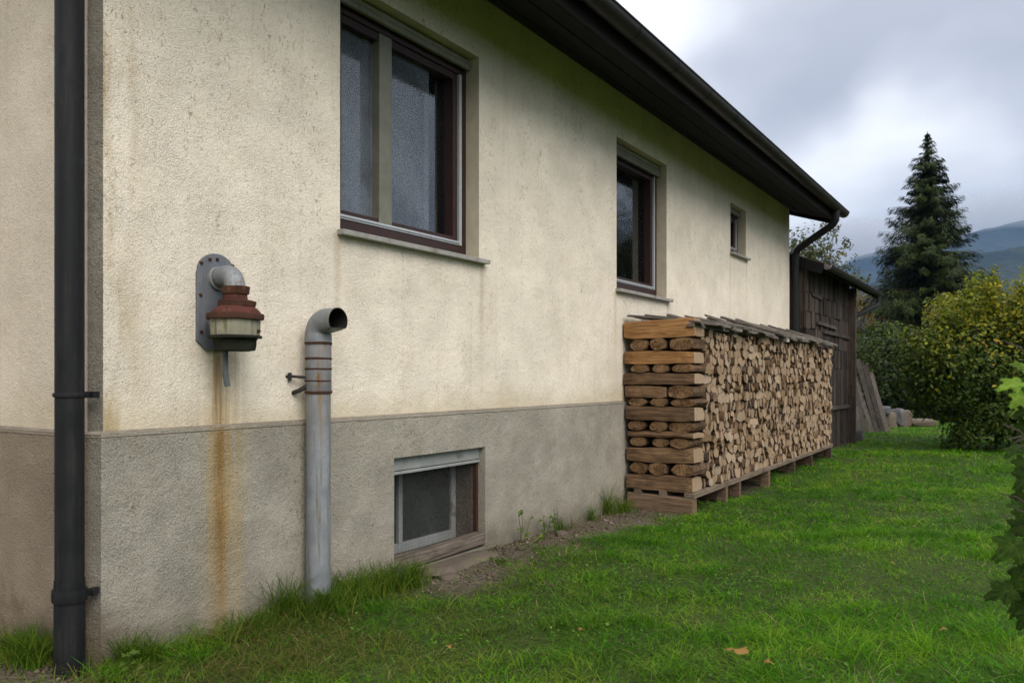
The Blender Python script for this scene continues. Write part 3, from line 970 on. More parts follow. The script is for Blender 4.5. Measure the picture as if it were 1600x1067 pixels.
while xx < gx1:                       # hexagonal netting drawn as zig-zag wires
    pts = []
    k = 0
    zz = gz0
    while zz < gz1:
        off = (st * .28) * (1 if (k + i) % 2 else -1)
        pts.append((xx + off, wy + .001 * math.sin(k), zz))
        zz += st * .62
        k += 1
    mb.tube(pts, .0008, 3, (False, False))
    xx += st
    i += 1
for k in range(0, int((gz1 - gz0) / (st * .62))):
    zz = gz0 + k * st * .62
    if k % 2 == 0:
        mb.tube([(gx0, wy, zz), (gx1, wy, zz)], .0006, 3, (False, False))
mb.build('wire_netting', 'wire', bw)

# eaves: soffit boards, fascia, gutter, roof
EY = 2.44
SL = 0.33                      # the boarded soffit follows the rafters
def sof(yy): return SOF - (WY - yy) * SL
bw_ = (WY - EY) / 5
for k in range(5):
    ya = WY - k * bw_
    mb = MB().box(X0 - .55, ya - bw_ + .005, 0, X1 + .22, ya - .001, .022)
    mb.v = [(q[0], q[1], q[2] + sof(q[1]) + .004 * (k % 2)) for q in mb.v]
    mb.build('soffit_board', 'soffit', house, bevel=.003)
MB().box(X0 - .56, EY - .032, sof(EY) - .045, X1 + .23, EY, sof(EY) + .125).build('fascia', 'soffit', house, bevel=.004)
mb = MB().box(X1 + .222, EY + .002, -.055, X1 + .252, 7.0, .12)
mb.v = [(q[0], q[1], q[2] + sof(q[1])) for q in mb.v]
mb.build('barge_board', 'soffit', house)
mb = MB()
def roof_z(yy): return sof(yy) + .135
rz = roof_z(EY)
XE = X1 + .27
mb._add([(X0 - .58, EY - .06, roof_z(EY - .06)), (XE, EY - .06, roof_z(EY - .06)), (XE, 7, roof_z(7)), (X0 - .58, 7, roof_z(7)),
         (X0 - .58, EY - .06, roof_z(EY - .06) - .03), (XE, EY - .06, roof_z(EY - .06) - .03), (XE, 7, roof_z(7) - .03), (X0 - .58, 7, roof_z(7) - .03)],
        ((0, 1, 2, 3), (7, 6, 5, 4), (0, 4, 5, 1), (1, 5, 6, 2), (2, 6, 7, 3), (3, 7, 4, 0)))
mb._add([(X0 - .58, 7, roof_z(7)), (XE, 7, roof_z(7)), (XE, 11.7, rz), (X0 - .58, 11.7, rz)], ((0, 1, 2, 3),))
roof = tag(mb.build('roof', 'tile', house), 'dark low-pitched tiled roof')
nt_ = 36
tw = (X1 + .29 - (X0 - .60)) / nt_
proto = None
for k in range(nt_):
    for row in range(2):
        xa = X0 - .60 + k * tw
        if proto is None:
            mb = MB()
            pts = []
            for q in range(7):
                s = q / 6
                pts.append((s * tw * .99, .022 * math.sin(s * math.pi)))
            for q in range(6):
                (xa0, h0), (xa1, h1) = pts[q], pts[q + 1]
                L = .36
                mb.quad((xa0, 0, h0 + .012), (xa1, 0, h1 + .012), (xa1, L, h1 + .012), (xa0, L, h0 + .012))
                mb.quad((xa0, 0, h0 - .006), (xa0, L, h0 - .006), (xa1, L, h1 - .006), (xa1, 0, h1 - .006))
                mb.quad((xa0, 0, h0 - .006), (xa1, 0, h1 - .006), (xa1, 0, h1 + .012), (xa0, 0, h0 + .012))
            proto = mb.build('tile', 'tile', roof, origin=(0, 0, 0))
            tile = proto
        else:
            tile = proto.copy(); COL.objects.link(tile); tile.parent = roof
        yy = EY - .10 + row * .33
        tile.location = Vector((xa, yy, roof_z(yy) + .012 + row * .014)) - world_loc(roof)
        tile.rotation_euler = (R(17.5), 0, 0)

GY, GZ, GR = EY - .108, 3.592, .076
def half_round(x0, x1, yc, zc, r, parent, mat):
    mb = MB()
    n = 14
    prof = []
    for q in range(n + 1):
        an = math.pi + math.pi * q / n
        prof.append((math.cos(an) * r, math.sin(an) * r))
    bead = [(r + .006 * math.cos(an), .004 + .009 * math.sin(an)) for an in np.linspace(-2, 3.4, 7)]
    inner = [(px_ * .96, pz_ * .96) for px_, pz_ in reversed(prof)]
    loop = prof + inner
    s0 = [Vector((x0, yc - p_[0] * -1, zc + p_[1])) for p_ in loop]
    s1 = [Vector((x1, yc - p_[0] * -1, zc + p_[1])) for p_ in loop]
    mb.sweep(None, [s0, s1], (True, True))
    mb.tube([(x0, yc - r, zc), (x1, yc - r, zc)], .009, 8)
    mb.sweep(None, [[Vector((x1 - .004 + e, yc + p_[0], zc + p_[1])) for p_ in prof] for e in (0, .006)], (True, True))
    return mb.build('gutter', mat, parent, smooth=True)
g = tag(half_round(X0 - .58, X1 + .27, GY, GZ, GR, house, 'gutter'), 'dark half-round gutter along the eaves')
xb = X0 - .2
while xb < X1 + .2:
    mb = MB()
    ring = [(xb, GY + math.cos(math.pi + math.pi * q / 12) * (GR + .003), GZ + math.sin(math.pi + math.pi * q / 12) * (GR + .003)) for q in range(13)]
    for q in range(12):
        p_, q_ = ring[q], ring[q + 1]
        mb.quad((xb - .011, p_[1], p_[2]), (xb + .011, p_[1], p_[2]), (xb + .011, q_[1], q_[2]), (xb - .011, q_[1], q_[2]))
    mb.build('gutter_bracket', 'pipe_dark', g, smooth=True)
    xb += .72

def bent(points, r, step=.05):
    """polyline with rounded corners"""
    pts = [Vector(q) for q in points]
    out = [pts[0]]
    for i in range(1, len(pts) - 1):
        a_, b_, c_ = pts[i - 1], pts[i], pts[i + 1]
        d1, d2 = (a_ - b_).normalized(), (c_ - b_).normalized()
        s, e = b_ + d1 * r, b_ + d2 * r
        for q in range(7):
            t_ = q / 6
            out.append(s * (1 - t_) ** 2 + b_ * 2 * t_ * (1 - t_) + e * t_ ** 2)
    out.append(pts[-1])
    return out

# far downpipe with swan neck
mb = MB()
mb.tube(bent([(12.02, GY, GZ - .06), (12.02, GY, 3.36), (12.36, 2.975, 3.06), (12.36, 2.975, .02)], .11), .052, 16)
dp = tag(mb.build('downpipe', 'pipe_dark', house, smooth=True), 'dark downpipe with swan neck at the far corner')
for zz in (3.0, 2.2):
    mb = MB(); mb.lathe([(.052, zz - .02), (.058, zz - .02), (.058, zz + .02), (.052, zz + .02)], (12.36, 2.975, zz), 16)
    mb.build('pipe_clamp', 'pipe_dark', dp, smooth=True)

# near downpipe
PX_, PYY = 1.610, 3.050
mb = MB()
mb.tube([(PX_, PYY, .03), (PX_, PYY, .40)], .0535, 28)
mb.tube([(PX_, PYY, .38), (PX_, PYY, 3.66)], .0505, 28)
dp = tag(mb.build('downpipe', 'pipe_dark', house, smooth=True), 'thick dark downpipe at the near corner')
for zz, hh, rr in ((.345, .022, .060), (1.10, .008, .0555)):
    mb = MB()
    mb.lathe([(.049, zz - hh), (rr, zz - hh), (rr + .002, zz), (rr, zz + hh), (.049, zz + hh)], (PX_, PYY, zz), 28)
    mb.box(PX_ + .04, PYY - .03, zz - .012, X0 + .01, PYY - .016, zz + .012)
    mb.box(PX_ + .058, PYY - .058, zz - .012, PX_ + .075, PYY - .02, zz + .012)
    mb.build('pipe_clamp', 'pipe_dark', dp, smooth=True)

# ------------------------------------------------------------------ rusty flue terminal on the wall
fx, fy = 2.238, 2.895
flue = thing('flue_terminal', (2.25, WY, 1.28), 'rusty stepped flue canister on a grey plate above the rust streak', 'flue')
mb = MB()
cxp, hw = 2.252, .100
out = []
ztop, zbot = 1.716, 1.285
for q in range(13):
    an = math.pi * q / 12
    out.append((cxp + math.cos(an) * hw * .96, ztop - .085 + math.sin(an) * .085))
out.append((cxp - hw, ztop - .09)); out.append((cxp - hw, zbot + .04)); out.append((cxp - hw + .045, zbot)); out.append((cxp + hw - .045, zbot)); out.append((cxp + hw, zbot + .04)); out.append((cxp + hw, ztop - .09))
s0 = [Vector((q[0], WY - .014, q[1])) for q in out]
s1 = [Vector((q[0], WY + .01, q[1])) for q in out]
mb.sweep(None, [s1, s0], (True, True))
plate = mb.build('mounting_plate', 'plate', flue, bevel=.002)
for rx, rzz in ((-.085, .38), (.085, .385), (-.086, .08), (.086, .08), (0, .405), (-.04, .40), (-.09, .24)):
    mb = MB()
    mb.tube([(cxp + rx * .95, WY - .012, zbot + rzz), (cxp + rx * .95, WY - .022, zbot + rzz)], [.009, .006], 8)
    mb.build('rivet', 'rust', plate, smooth=True)
mb = MB(); ez = 1.605
mb.tube([(cxp + .005, WY - .013, ez), (cxp + .005, WY - .03, ez)], .052, 24)
mb.build('pipe_flange', 'white_frame', flue, smooth=True)
mb = MB()
mb.tube(bent([(cxp + .005, WY - .01, ez + .005), (fx, fy, ez + .012), (fx, fy, 1.53)], .075), .044, 24)
mb.build('elbow_pipe', 'pipe_grey', flue, smooth=True)
tl = (.05, -.02)
mb = MB(); mb.lathe([(.040, 1.527), (.057, 1.527), (.059, 1.560), (.048, 1.562)], (fx, fy, 1.5), 28, tl)
dent(mb, .0045, 16, 10).build('top_collar', 'rust', flue, smooth=True)
mb = MB(); mb.lathe([(.049, 1.488), (.052, 1.50), (.050, 1.529)], (fx, fy, 1.5), 28, tl, (False, False))
dent(mb, .0045, 16, 8).build('red_neck', 'rust_red', flue, smooth=True)
mb = MB(); mb.lathe([(.060, 1.472), (.078, 1.471), (.079, 1.496), (.050, 1.503)], (fx + .006, fy, 1.46), 28, (.14, -.03))
dent(mb, .0045, 16, 13).build('middle_collar', 'rust', flue, smooth=True)
mb = MB(); mb.lathe([(.108, 1.432), (.104, 1.447), (.090, 1.463), (.060, 1.478)], (fx, fy, 1.43), 32, tl)
dent(mb, .0045, 16, 8).build('red_cone', 'rust_red', flue, smooth=True)
mb = MB(); mb.lathe([(.104, 1.414), (.119, 1.416), (.120, 1.433), (.116, 1.441), (.100, 1.443)], (fx, fy, 1.43), 36, (.02, 0))
dent(mb, .0045, 16, 8).build('rim_band', 'rust', flue, smooth=True)
mb = MB(); mb.lathe([(.100, 1.345), (.101, 1.35), (.103, 1.40), (.104, 1.42)], (fx, fy, 1.35), 36)
dent(mb, .0045, 16, 8).build('canister', 'cream_metal', flue, smooth=True)
mb = MB(); mb.tube([(fx + .05, fy - .088, 1.366), (fx + .052, fy - .098, 1.366)], [.009, .007], 8)
mb.build('canister_screw', 'rust', flue, smooth=True)
mb = MB(); mb.lathe([(.095, 1.335), (.112, 1.336), (.112, 1.345), (.098, 1.349)], (fx, fy, 1.34), 36, (0, .02))
dent(mb, .0045, 16, 8).build('rim_band', 'mossy', flue, smooth=True)
mb = MB(); mb.lathe([(.060, 1.280), (.084, 1.283), (.088, 1.30), (.090, 1.325), (.098, 1.338)], (fx, fy, 1.30), 32)
dent(mb, .0045, 16, 10).build('bottom_cap', 'mossy', flue, smooth=True)
mb = MB(); mb.tube([(fx - .012, fy + .05, 1.30), (fx - .012, fy + .05, 1.18), (fx - .004, fy + .045, 1.125)], .0125, 12)
mb.build('drain_tube', 'drain', flue, smooth=True)

# ------------------------------------------------------------------ grey vent pipe
vx, vy = 2.776, 2.955
vent = thing('vent_pipe', (vx, vy, 0), 'grey metal vent pipe with rusty bands and hooked open top', 'vent pipe')
mb = MB(); dent(mb.tube([(vx, vy, -.05 + 1.15 * q / 12) for q in range(13)], .0605, 28), .0012, 6)
mb.build('lower_shaft', 'pipe_drip', vent, smooth=True)
mb = MB(); mb.lathe([(.0600, 1.085), (.0635, 1.09), (.0635, 1.335), (.0600, 1.34)], (vx, vy, 1.2), 28)
shaft = dent(mb, .002, 14).build('banded_shaft', 'pipe_rusty', vent, smooth=True)
for k, (zz, hh, rr) in enumerate(((1.333, .009, .0672), (1.258, .007, .0660), (1.207, .006, .0657), (1.148, .005, .0650), (1.092, .008, .0676))):
    mb = MB(); mb.lathe([(.06, zz - hh), (rr, zz - hh * .6), (rr, zz + hh * .6), (.06, zz + hh)], (vx, vy, zz), 28, (.02 * (k % 2), .03))
    dent(mb, .002, 14).build('rusty_band', 'rust', shaft, smooth=True)
mb = MB()
rings = []
seg = 28
path = [(Vector((vx, vy, 1.325)), Vector((0, 0, 1)), .0655), (Vector((vx, vy, 1.375)), Vector((0, 0, 1)), .0655)]
rb = .062
cc = Vector((vx, vy - rb, 1.378))
for q in range(1, 9):
    an = math.pi / 2 * q / 8
    path.append((cc + Vector((0, math.cos(an) * rb, math.sin(an) * rb)), Vector((0, -math.sin(an), math.cos(an))), .0635))
path.append((Vector((vx, vy - rb - .03, 1.378 + rb)), Vector((0, -1, 0)), .0635))
path.append((Vector((vx, vy - rb - .075, 1.378 + rb)), Vector((0, -1, 0)), .0640))
outer = []
for i_, (q, d_, r_) in enumerate(path):
    s_ = Vector((1, 0, 0))
    u_ = d_.cross(s_).normalized() * -1
    ring = []
    w = max(0.0, (i_ - (len(path) - 3)) / 2)        # the mouth flattens along its lower lip
    for k in range(seg):
        an = 2 * math.pi * k / seg
        cu, su = math.cos(an), math.sin(an)
        if d_.y < -.99:
            su2 = max(su, -1 + .45 * w)
        else:
            su2 = su
        up = Vector((0, 0, 1)) if d_.y < -.99 else Vector((0, d_.z, -d_.y)).normalized()
        ring.append(q + (s_ * cu + up * su2) * r_)
    outer.append(ring)
inner = []
for ring, (q, d_, r_) in zip(reversed(outer), reversed(path)):
    inner.append([q + (p_ - q) * .95 for p_ in ring])
mb.sweep(None, outer, (False, False))
mb.sweep(None, [outer[-1]] + inner[:-2], (False, True), 1)  # inner faces coloured black to paint the shade inside the mouth
elb = tag(mb.build('elbow_hood', ('pipe_grey', 'black'), vent, smooth=True), 'hooked hood with a dark open mouth')
mb = MB()
mb.tube([(vx - .05, vy + .03, 1.165), (vx - .105, WY - .02, 1.17), (vx - .125, WY + .01, 1.17)], .007, 6)
mb.tube([(vx - .108, WY - .012, 1.188), (vx - .108, WY - .012, 1.15)], .010, 6)
mb.tube([(vx - .05, vy + .03, 1.12), (vx - .075, vy + .055, 1.10), (vx - .078, vy + .11, 1.085)], .011, 6)
mb.build('wall_bracket', 'black', vent, smooth=True)

# ------------------------------------------------------------------ woodpile
PX0, PX1 = 6.42, 12.03
FY = 2.385
rack = thing('log_rack', (PX0, FY, 0), 'low wooden rack of rails and posts carrying the woodpile', 'rack')
for yy, w in ((FY + .03, .085), (FY + .27, .07), (FY + .50, .07)):
    MB().beam((PX0 + .01, yy, .165), (PX1, yy, .19), w, .042, jit=.004).build('rail', 'rail_x', rack, bevel=.004)
MB().beam((PX0 + .06, FY - .005, .07), (PX0 + .06, FY + .60, .075), .10, .15, jit=.006).build('bearer', 'block_y', rack, bevel=.008)
for px in (1134, 1155, 1201, 1241, 1268, 1298):
    u = (px - 800) / F_PX
    X = FY / ((SA - CA * u)) * (CA + SA * u)
    zt = .165 + (X - PX0) / (PX1 - PX0) * .025 - .022
    MB().beam((X, FY + .035, float(gz(X, FY)) - .05), (X, FY + .035, zt), .09, .055, up=(1, 0, 0), jit=.004).build('post', 'block_y', rack, bevel=.004)
    MB().beam((X + .02, FY + .07, .075), (X + .02, FY + .58, .085), .09, .10, jit=.006).build('bearer', 'block_y', rack, bevel=.006)


def add_tone(me, tone):
    at = me.attributes.new('tone', 'FLOAT', 'FACE')
    at.data.foreach_set('value', np.full(len(me.polygons), tone, dtype=np.float32) if np.isscalar(tone) else np.asarray(tone, dtype=np.float32))


def clip(poly, n, c):
    """keep the side of the polygon where dot(p, n) <= c"""
    out_ = []
    for i in range(len(poly)):
        a_, b_ = poly[i], poly[(i + 1) % len(poly)]
        da, db = a_[0] * n[0] + a_[1] * n[1] - c, b_[0] * n[0] + b_[1] * n[1] - c
        if da <= 0:
            out_.append(a_)
        if da * db < 0:
            t_ = da / (da - db)
            out_.append((a_[0] + (b_[0] - a_[0]) * t_, a_[1] + (b_[1] - a_[1]) * t_))
    return out_


ordinal = ['zeroth', 'first', 'second', 'third', 'fourth', 'fifth', 'sixth', 'seventh', 'eighth', 'ninth', 'tenth', 'eleventh', 'twelfth', 'thirteenth',
           'fourteenth', 'fifteenth', 'sixteenth', 'seventeenth', 'eighteenth', 'nineteenth', 'twentieth', 'twenty-first', 'twenty-second',
           'twenty-third', 'twenty-fourth', 'twenty-fifth', 'twenty-sixth', 'twenty-seventh', 'twenty-eighth', 'twenty-ninth', 'thirtieth'] + ['thirty-' + q for q in ('first', 'second', 'third', 'fourth', 'fifth', 'sixth', 'seventh', 'eighth', 'ninth')]


def log_shape(poly, cx, cz, kind, y0, length, mb):
    """one split log: cross-section polygon (x, z), front cut at y0"""
    pts = [(p_[0] - cx, p_[1] - cz) for p_ in poly]
    if kind == 'round':
        rad = []
        for q in range(10):
            an = 2 * math.pi * q / 10
            dxx, dzz = math.cos(an), math.sin(an)
            best = 9
            for i in range(len(pts)):
                a_, b_ = pts[i], pts[(i + 1) % len(pts)]
                ex, ez_ = b_[0] - a_[0], b_[1] - a_[1]
                det = dxx * ez_ - dzz * ex
                if abs(det) < 1e-9:
                    continue
                t_ = (a_[0] * ez_ - a_[1] * ex) / det
                s_ = (a_[0] * dzz - a_[1] * dxx) / det
                if t_ > 0 and -1e-6 <= s_ <= 1 + 1e-6:
                    best = min(best, t_)
            rad.append(best)
        mean = sum(rad) / 10
        ring = [(math.cos(2 * math.pi * q / 10) * min(rad[q], mean * 1.16) * .97, math.sin(2 * math.pi * q / 10) * min(rad[q], mean * 1.16) * .97) for q in range(10)]
    else:
        ring = []
        n = len(pts)
        for i in range(n):
            a_, b_, c_ = pts[i - 1], pts[i], pts[(i + 1) % n]
            k1 = .14 if kind == 'wedge' else .30
            la, lc = math.hypot(a_[0] - b_[0], a_[1] - b_[1]), math.hypot(c_[0] - b_[0], c_[1] - b_[1])
            ra, rc = min(.5, k1 * random.uniform(.6, 1.3)), min(.5, k1 * random.uniform(.6, 1.3))
            ring.append((b_[0] + (a_[0] - b_[0]) * ra, b_[1] + (a_[1] - b_[1]) * ra))
            ring.append((b_[0] + (c_[0] - b_[0]) * rc, b_[1] + (c_[1] - b_[1]) * rc))
        if kind == 'half':
            an = random.uniform(0, 2 * math.pi)
            ring = clip(ring, (math.cos(an), math.sin(an)), .018) or ring
    ring = [(q[0] * .95 + random.uniform(-.002, .002), q[1] * .955 + random.uniform(-.002, .002)) for q in ring]
    tx, tz = random.uniform(-.32, .28), random.uniform(-.2, .2)
    front = [Vector((cx + q[0], y0 + q[0] * tx + q[1] * tz, cz + q[1])) for q in ring]
    mid_ = [Vector((cx + q[0] * 1.0, y0 + length * .5, cz + q[1])) for q in ring]
    back = [Vector((cx + q[0] * random.uniform(.8, .95), y0 + length, cz + q[1] * .9)) for q in ring]
    n = len(ring)
    o_ = len(mb.v)
    mb.v += [tuple(q) for q in front + mid_ + back]
    barky = random.random() < .55
    barkstart = random.randrange(n)
    for i in range(2):
        for k in range(n):
            a_ = o_ + i * n + k
            b_ = o_ + i * n + (k + 1) % n
            mb.f.append((a_, a_ + n, b_ + n, b_))
            is_bark = barky and ((k - barkstart) % n) < n * (.95 if kind == 'round' else .4)
            mb.mi.append(2 if is_bark else 1)
    mb.f.append(tuple(o_ + k for k in range(n)))
    mb.mi.append(0)
    mb.f.append(tuple(o_ + 2 * n + k for k in range(n - 1, -1, -1)))
    mb.mi.append(1)
    return 2 * n + 2


def pile():
    x0, x1, z0, z1 = PX0 + .345, PX1, .192, 1.585
    rows = 17
    cells = []
    zc = z0
    hs = [random.uniform(.082, .115) for _ in range(rows)]
    k_ = (z1 - z0) / sum(hs)
    pts = []
    for r in range(rows):
        h = hs[r] * k_
        x = x0 + random.uniform(.02, .06)
        cnum = 0
        while x < x1 - .03:
            w = random.choice((.05, .06, .07, .08, .09, .10, .115)) * random.uniform(.85, 1.15)
            cnum += 1
            if r == 0:
                pts.append((x + w / 2, zc + h / 2, r, cnum, w))
            else:
                pts.append((x + w / 2 + random.uniform(-.02, .02), zc + h / 2 + random.uniform(-.022, .022), r, cnum, w))
            # sometimes two thin pieces share one place
            if r > 0 and random.random() < .12:
                pts[-1] = (pts[-1][0], zc + h * .25, r, cnum, w)
                cnum += 1
                pts.append((x + w / 2 + random.uniform(-.02, .02), zc + h * .78, r, cnum, w))
            x += w
        zc += h
    P = np.array([(p_[0], p_[1]) for p_ in pts])
    stuff, tones = MB(), []
    order = sorted(range(len(pts)), key=lambda i: pts[i][0])
    single = set(order[:292])
    for i in order:
        px, pz, r, cnum, w = pts[i]
        top = z1 + .02 * math.sin(px * 3.1) + .015 * math.sin(px * 7.7)
        poly = [(x0, z0), (x1 + .02 * math.sin(pz * 9), z0), (x1 + .02 * math.sin(pz * 9), top), (x0, top)]
        dd = np.hypot(P[:, 0] - px, P[:, 1] - pz)
        for j in np.argsort(dd)[1:22]:
            qx, qz = P[j]
            nx, nz_ = qx - px, qz - pz
            poly = clip(poly, (nx, nz_), (qx * qx + qz * qz - px * px - pz * pz) / 2)
            if len(poly) < 3:
                break
        if len(poly) < 3:
            continue
        cx, cz = sum(q[0] for q in poly) / len(poly), sum(q[1] for q in poly) / len(poly)
        kind = random.choices(('wedge', 'block', 'round', 'half'), (.42, .16, .32, .10))[0]
        y0 = FY + random.choice((0, .006, .012, .018, .026, .036, .05)) + random.uniform(-.008, .008)
        tone = min(1, max(0, random.gauss(.60, .28)))
        if i in single:
            mb = MB()
            nfc = log_shape(poly, cx, cz, kind, y0, .46, mb)
            o_ = mb.build('firewood_log', ('log_end', 'log_flank', 'bark'), None, origin=(cx, y0, cz))
            add_tone(o_.data, tone)
            look = {'wedge': 'wedge-shaped split log', 'block': 'blocky split log', 'round': 'roundish log', 'half': 'half-round split log'}[kind]
            tag(o_, '%s, %s row from the rail, %s from the crossed end stack' % (look, ordinal[r + 1], ordinal[cnum]), 'log', 'logs stacked with their cut ends to the lawn')
        else:
            nfc = log_shape(poly, cx, cz, kind, y0, .46, stuff)
            tones += [tone] * nfc
    o_ = stuff.build('stacked_firewood', ('log_end', 'log_flank', 'bark'), None, origin=(PX1, FY, z0))
    add_tone(o_.data, tones)
    tag(o_, 'small pale split log ends filling the far part of the woodpile', 'firewood', kind='stuff')


pile()


# crossed end stack
def side_log(z0, z1, ya, yb, x, depth, tone_mat='log_y'):
    """a split billet lying along Y at the near end of the pile"""
    mb = MB()
    n = 9
    h = z1 - z0
    rings = []
    prof = random.choice(([(-.5, .03), (-.49, .93), (-.40, 1.0), (.10, .98), (.44, .86), (.5, .30), (.40, .02), (-.1, .0)], [(-.5, .02), (-.485, .55), (-.47, .97), (.05, 1.0), (.40, .92), (.5, .45), (.42, .02), (-.2, .0)], [(-.49, .05), (-.5, .40), (-.46, .98), (-.05, 1.0), (.36, .90), (.5, .40), (.40, .03), (-.1, .0)]))
    prof = [(p_[0] * depth + random.uniform(-.006, .006), z0 + h * p_[1] + random.uniform(-.003, .003)) for p_ in prof]
    ph_ = random.uniform(0, 6)
    for q in range(n):
        s = q / (n - 1)
        yy = ya + (yb - ya) * s
        wob = .004 * math.sin(s * 5 + ph_)
        end = 1 - .10 * (abs(s - .5) * 2) ** 8
        rings.append([Vector((x + p_[0] * end + random.uniform(-.003, .003), yy + (random.uniform(-.006, .006) if 0 < q < n - 1 else (p_[1] - z0) * .06),
                              (z0 + z1) / 2 + (p_[1] - (z0 + z1) / 2) * end * (1 + .05 * math.sin(s * 4.3 + ph_)) + wob + random.uniform(-.004, .004))) for p_ in prof])
    mb.sweep(None, rings, (True, True))
    mb.mi[-2:] = [1, 1]
    o_ = mb.build('firewood_log', (tone_mat, 'log_end'), None, bevel=.004, origin=(x, (ya + yb) / 2, (z0 + z1) / 2))
    o_.rotation_euler = (R(random.uniform(-.7, .7)), 0, R(random.uniform(-2.2, 2.2)))
    o_.location.x += random.uniform(-.012, .02)
    add_tone(o_.data, random.uniform(.5, .8))
    return o_


def end_log(yc, zc, ry, rz_, x0, x1):
    """a log lying along X, seen end-on at the near end of the pile"""
    mb = MB()
    seg = 12
    rings = []
    ph = [random.uniform(-.12, .10) for _ in range(seg)]
    for s in (0.0, .06, .5, 1.0):
        k = .90 if s == 0 else 1.0
        rings.append([Vector((x0 + (x1 - x0) * s + random.uniform(-.006, .006), yc + math.cos(2 * math.pi * q / seg) * ry * k * (1 + ph[q]),
                              zc + math.copysign(abs(math.sin(2 * math.pi * q / seg)) ** .75, math.sin(2 * math.pi * q / seg)) * rz_ * k * (1 + ph[q] * .6))) for q in range(seg)])
    mb.sweep(None, rings, (True, True))
    mb.mi = [1] * len(mb.mi)
    mb.mi[-2:] = [0, 0]
    o_ = mb.build('firewood_log', ('crib_end', 'bark_brown'), None, smooth=False, origin=((x0 + x1) / 2, yc, zc))
    add_tone(o_.data, random.uniform(.05, .5))
    return o_


def yz(ypx):
    return CAM_Z + (HORIZON - ypx) * 6.80 / F_PX


layers = [('E', 765, 746), ('L', 772, 744), ('E', 745.5, 725), ('L', 726, 700), ('E', 703, 684), ('L', 688, 673.5), ('E', 678, 658), ('L', 660, 634.5),
          ('E', 634, 622), ('M', 624, 601), ('L', 603, 580), ('E', 587, 570), ('L', 568.5, 546.5), ('E', 549, 527), ('L', 530, 500)]
seq = [('L', 770, 744), ('E', 744, 725), ('L', 725, 700), ('E', 700, 685), ('L', 685, 675), ('E', 675, 659), ('L', 659, 635), ('E', 635, 623),
       ('M', 623, 602), ('L', 602, 582), ('E', 582, 569), ('L', 569, 547), ('E', 547, 528), ('L', 528, 498)]
nl, ne = 0, 0
total_l = sum(1 for s in seq if s[0] == 'L')
tints = [wood('billet_tan', (0.15, 0.072, 0.026), (0.36, 0.19, 0.075), 1, per_obj=.15), wood('billet_brown', (0.06, 0.034, 0.018), (0.215, 0.128, 0.068), 1, per_obj=.25)]
for kind, yb, yt in seq:
    z0, z1 = yz(yb) + .002, yz(yt) - .002
    if kind == 'L':
        nl += 1
        a_, b_ = FY - .012 + random.uniform(-.01, .03), FY + random.uniform(.635, .655)
        if nl <= total_l - 3:
            b_ -= .03
        o_ = side_log(z0, z1, a_, b_, PX0 + .165, .29, tints[0] if nl > total_l - 2 else tints[1])
        where = 'uppermost' if nl == total_l else ordinal[nl] + ' from the bottom'
        tag(o_, 'long billet lying crosswise in the near end stack, %s' % where, 'log', 'crosswise billets in the near end stack')
    elif kind == 'E':
        ne += 1
        for k, (yc, ry, nm) in enumerate(((FY + .105, .108, 'lawn side'), (FY + .31, .080, 'middle'), (FY + .51, .088, 'wall side'))):
            r_ = (z1 - z0) / 2 + .004
            o_ = end_log(yc + random.uniform(-.015, .015), (z0 + z1) / 2, ry * random.uniform(.95, 1.12), r_ * random.uniform(1.0, 1.10), PX0 + random.uniform(.025, .05), PX0 + .33)
            tag(o_, 'short log seen end-on in near stack, %s end-on layer from bottom, %s' % (ordinal[ne], nm), 'log', 'end-on logs in the near end stack')
    else:
        o_ = side_log(z0, z1, FY + .245, FY + .635, PX0 + .165, .28, tints[1])
        tag(o_, 'half-length dark billet beside a wide log end in the near stack', 'log', 'crosswise billets in the near end stack')
        o_ = end_log(FY + .115, (z0 + z1) / 2, .118, (z1 - z0) / 2 + .006, PX0 + .03, PX0 + .33)
        tag(o_, 'wide log end beside a half-length billet in the near stack', 'log', 'end-on logs in the near end stack')

# loose boards covering the pile
xb = PX0 + .05
k = 0
while xb < PX1 + .05:
    k += 1
    w = random.uniform(.13, .24)
    s = max(0.0, min(1.0, (xb - 7.2) / 1.2))
    zb = 1.725 + .10 * s + random.uniform(-.012, .02) + (.03 if k % 3 == 0 else 0)
    zf = 1.622 - .012 * s + random.uniform(-.008, .012) + (.02 if k % 2 else 0)
    yb_ = 3.03 - random.uniform(.005, .05)
    yf = FY - random.uniform(.03, .11)
    skew = random.uniform(-.03, .10) if k > 1 else 0
    mb = MB()
    rings = []
    th = random.uniform(.018, .03)
    for q in range(5):
        e = q / 4
        yy = yb_ + (yf - yb_) * e
        zz = zb + (zf - zb) * e + .012 * math.sin(e * math.pi) * random.uniform(-1, .6)
        xs_ = xb + skew * e
        cup = random.uniform(-.004, .008)
        rings.append([Vector((xs_ + random.uniform(-.004, .004), yy, zz)), Vector((xs_ + w * .5, yy, zz + cup)), Vector((xs_ + w + random.uniform(-.006, .006), yy, zz - .004)),
                      Vector((xs_ + w, yy, zz - th)), Vector((xs_ + w * .5, yy, zz + cup - th)), Vector((xs_, yy, zz - th))])
    mb.sweep(None, rings, (True, True))
    o_ = mb.build('cover_board', 'board_y', None, bevel=.003, origin=(xb, (yb_ + yf) / 2, zb))
    tag(o_, 'grey weathered board roofing the woodpile, %s from the near end' % (ordinal[k] if k < len(ordinal) else 'beyond thirtieth'), 'board', 'boards laid over the woodpile')
    xb += w * random.uniform(.80, .97)
mb = MB().beam((PX0 + .03, FY + .03, 1.602), (PX0 + 2.2, FY + .03, 1.598), .06, .03, jit=.003)
tag(mb.build('batten', 'board_y', None, bevel=.003, origin=(PX0 + .1, FY, 1.6)), 'thin batten under the near boards along the front of the woodpile', 'batten')

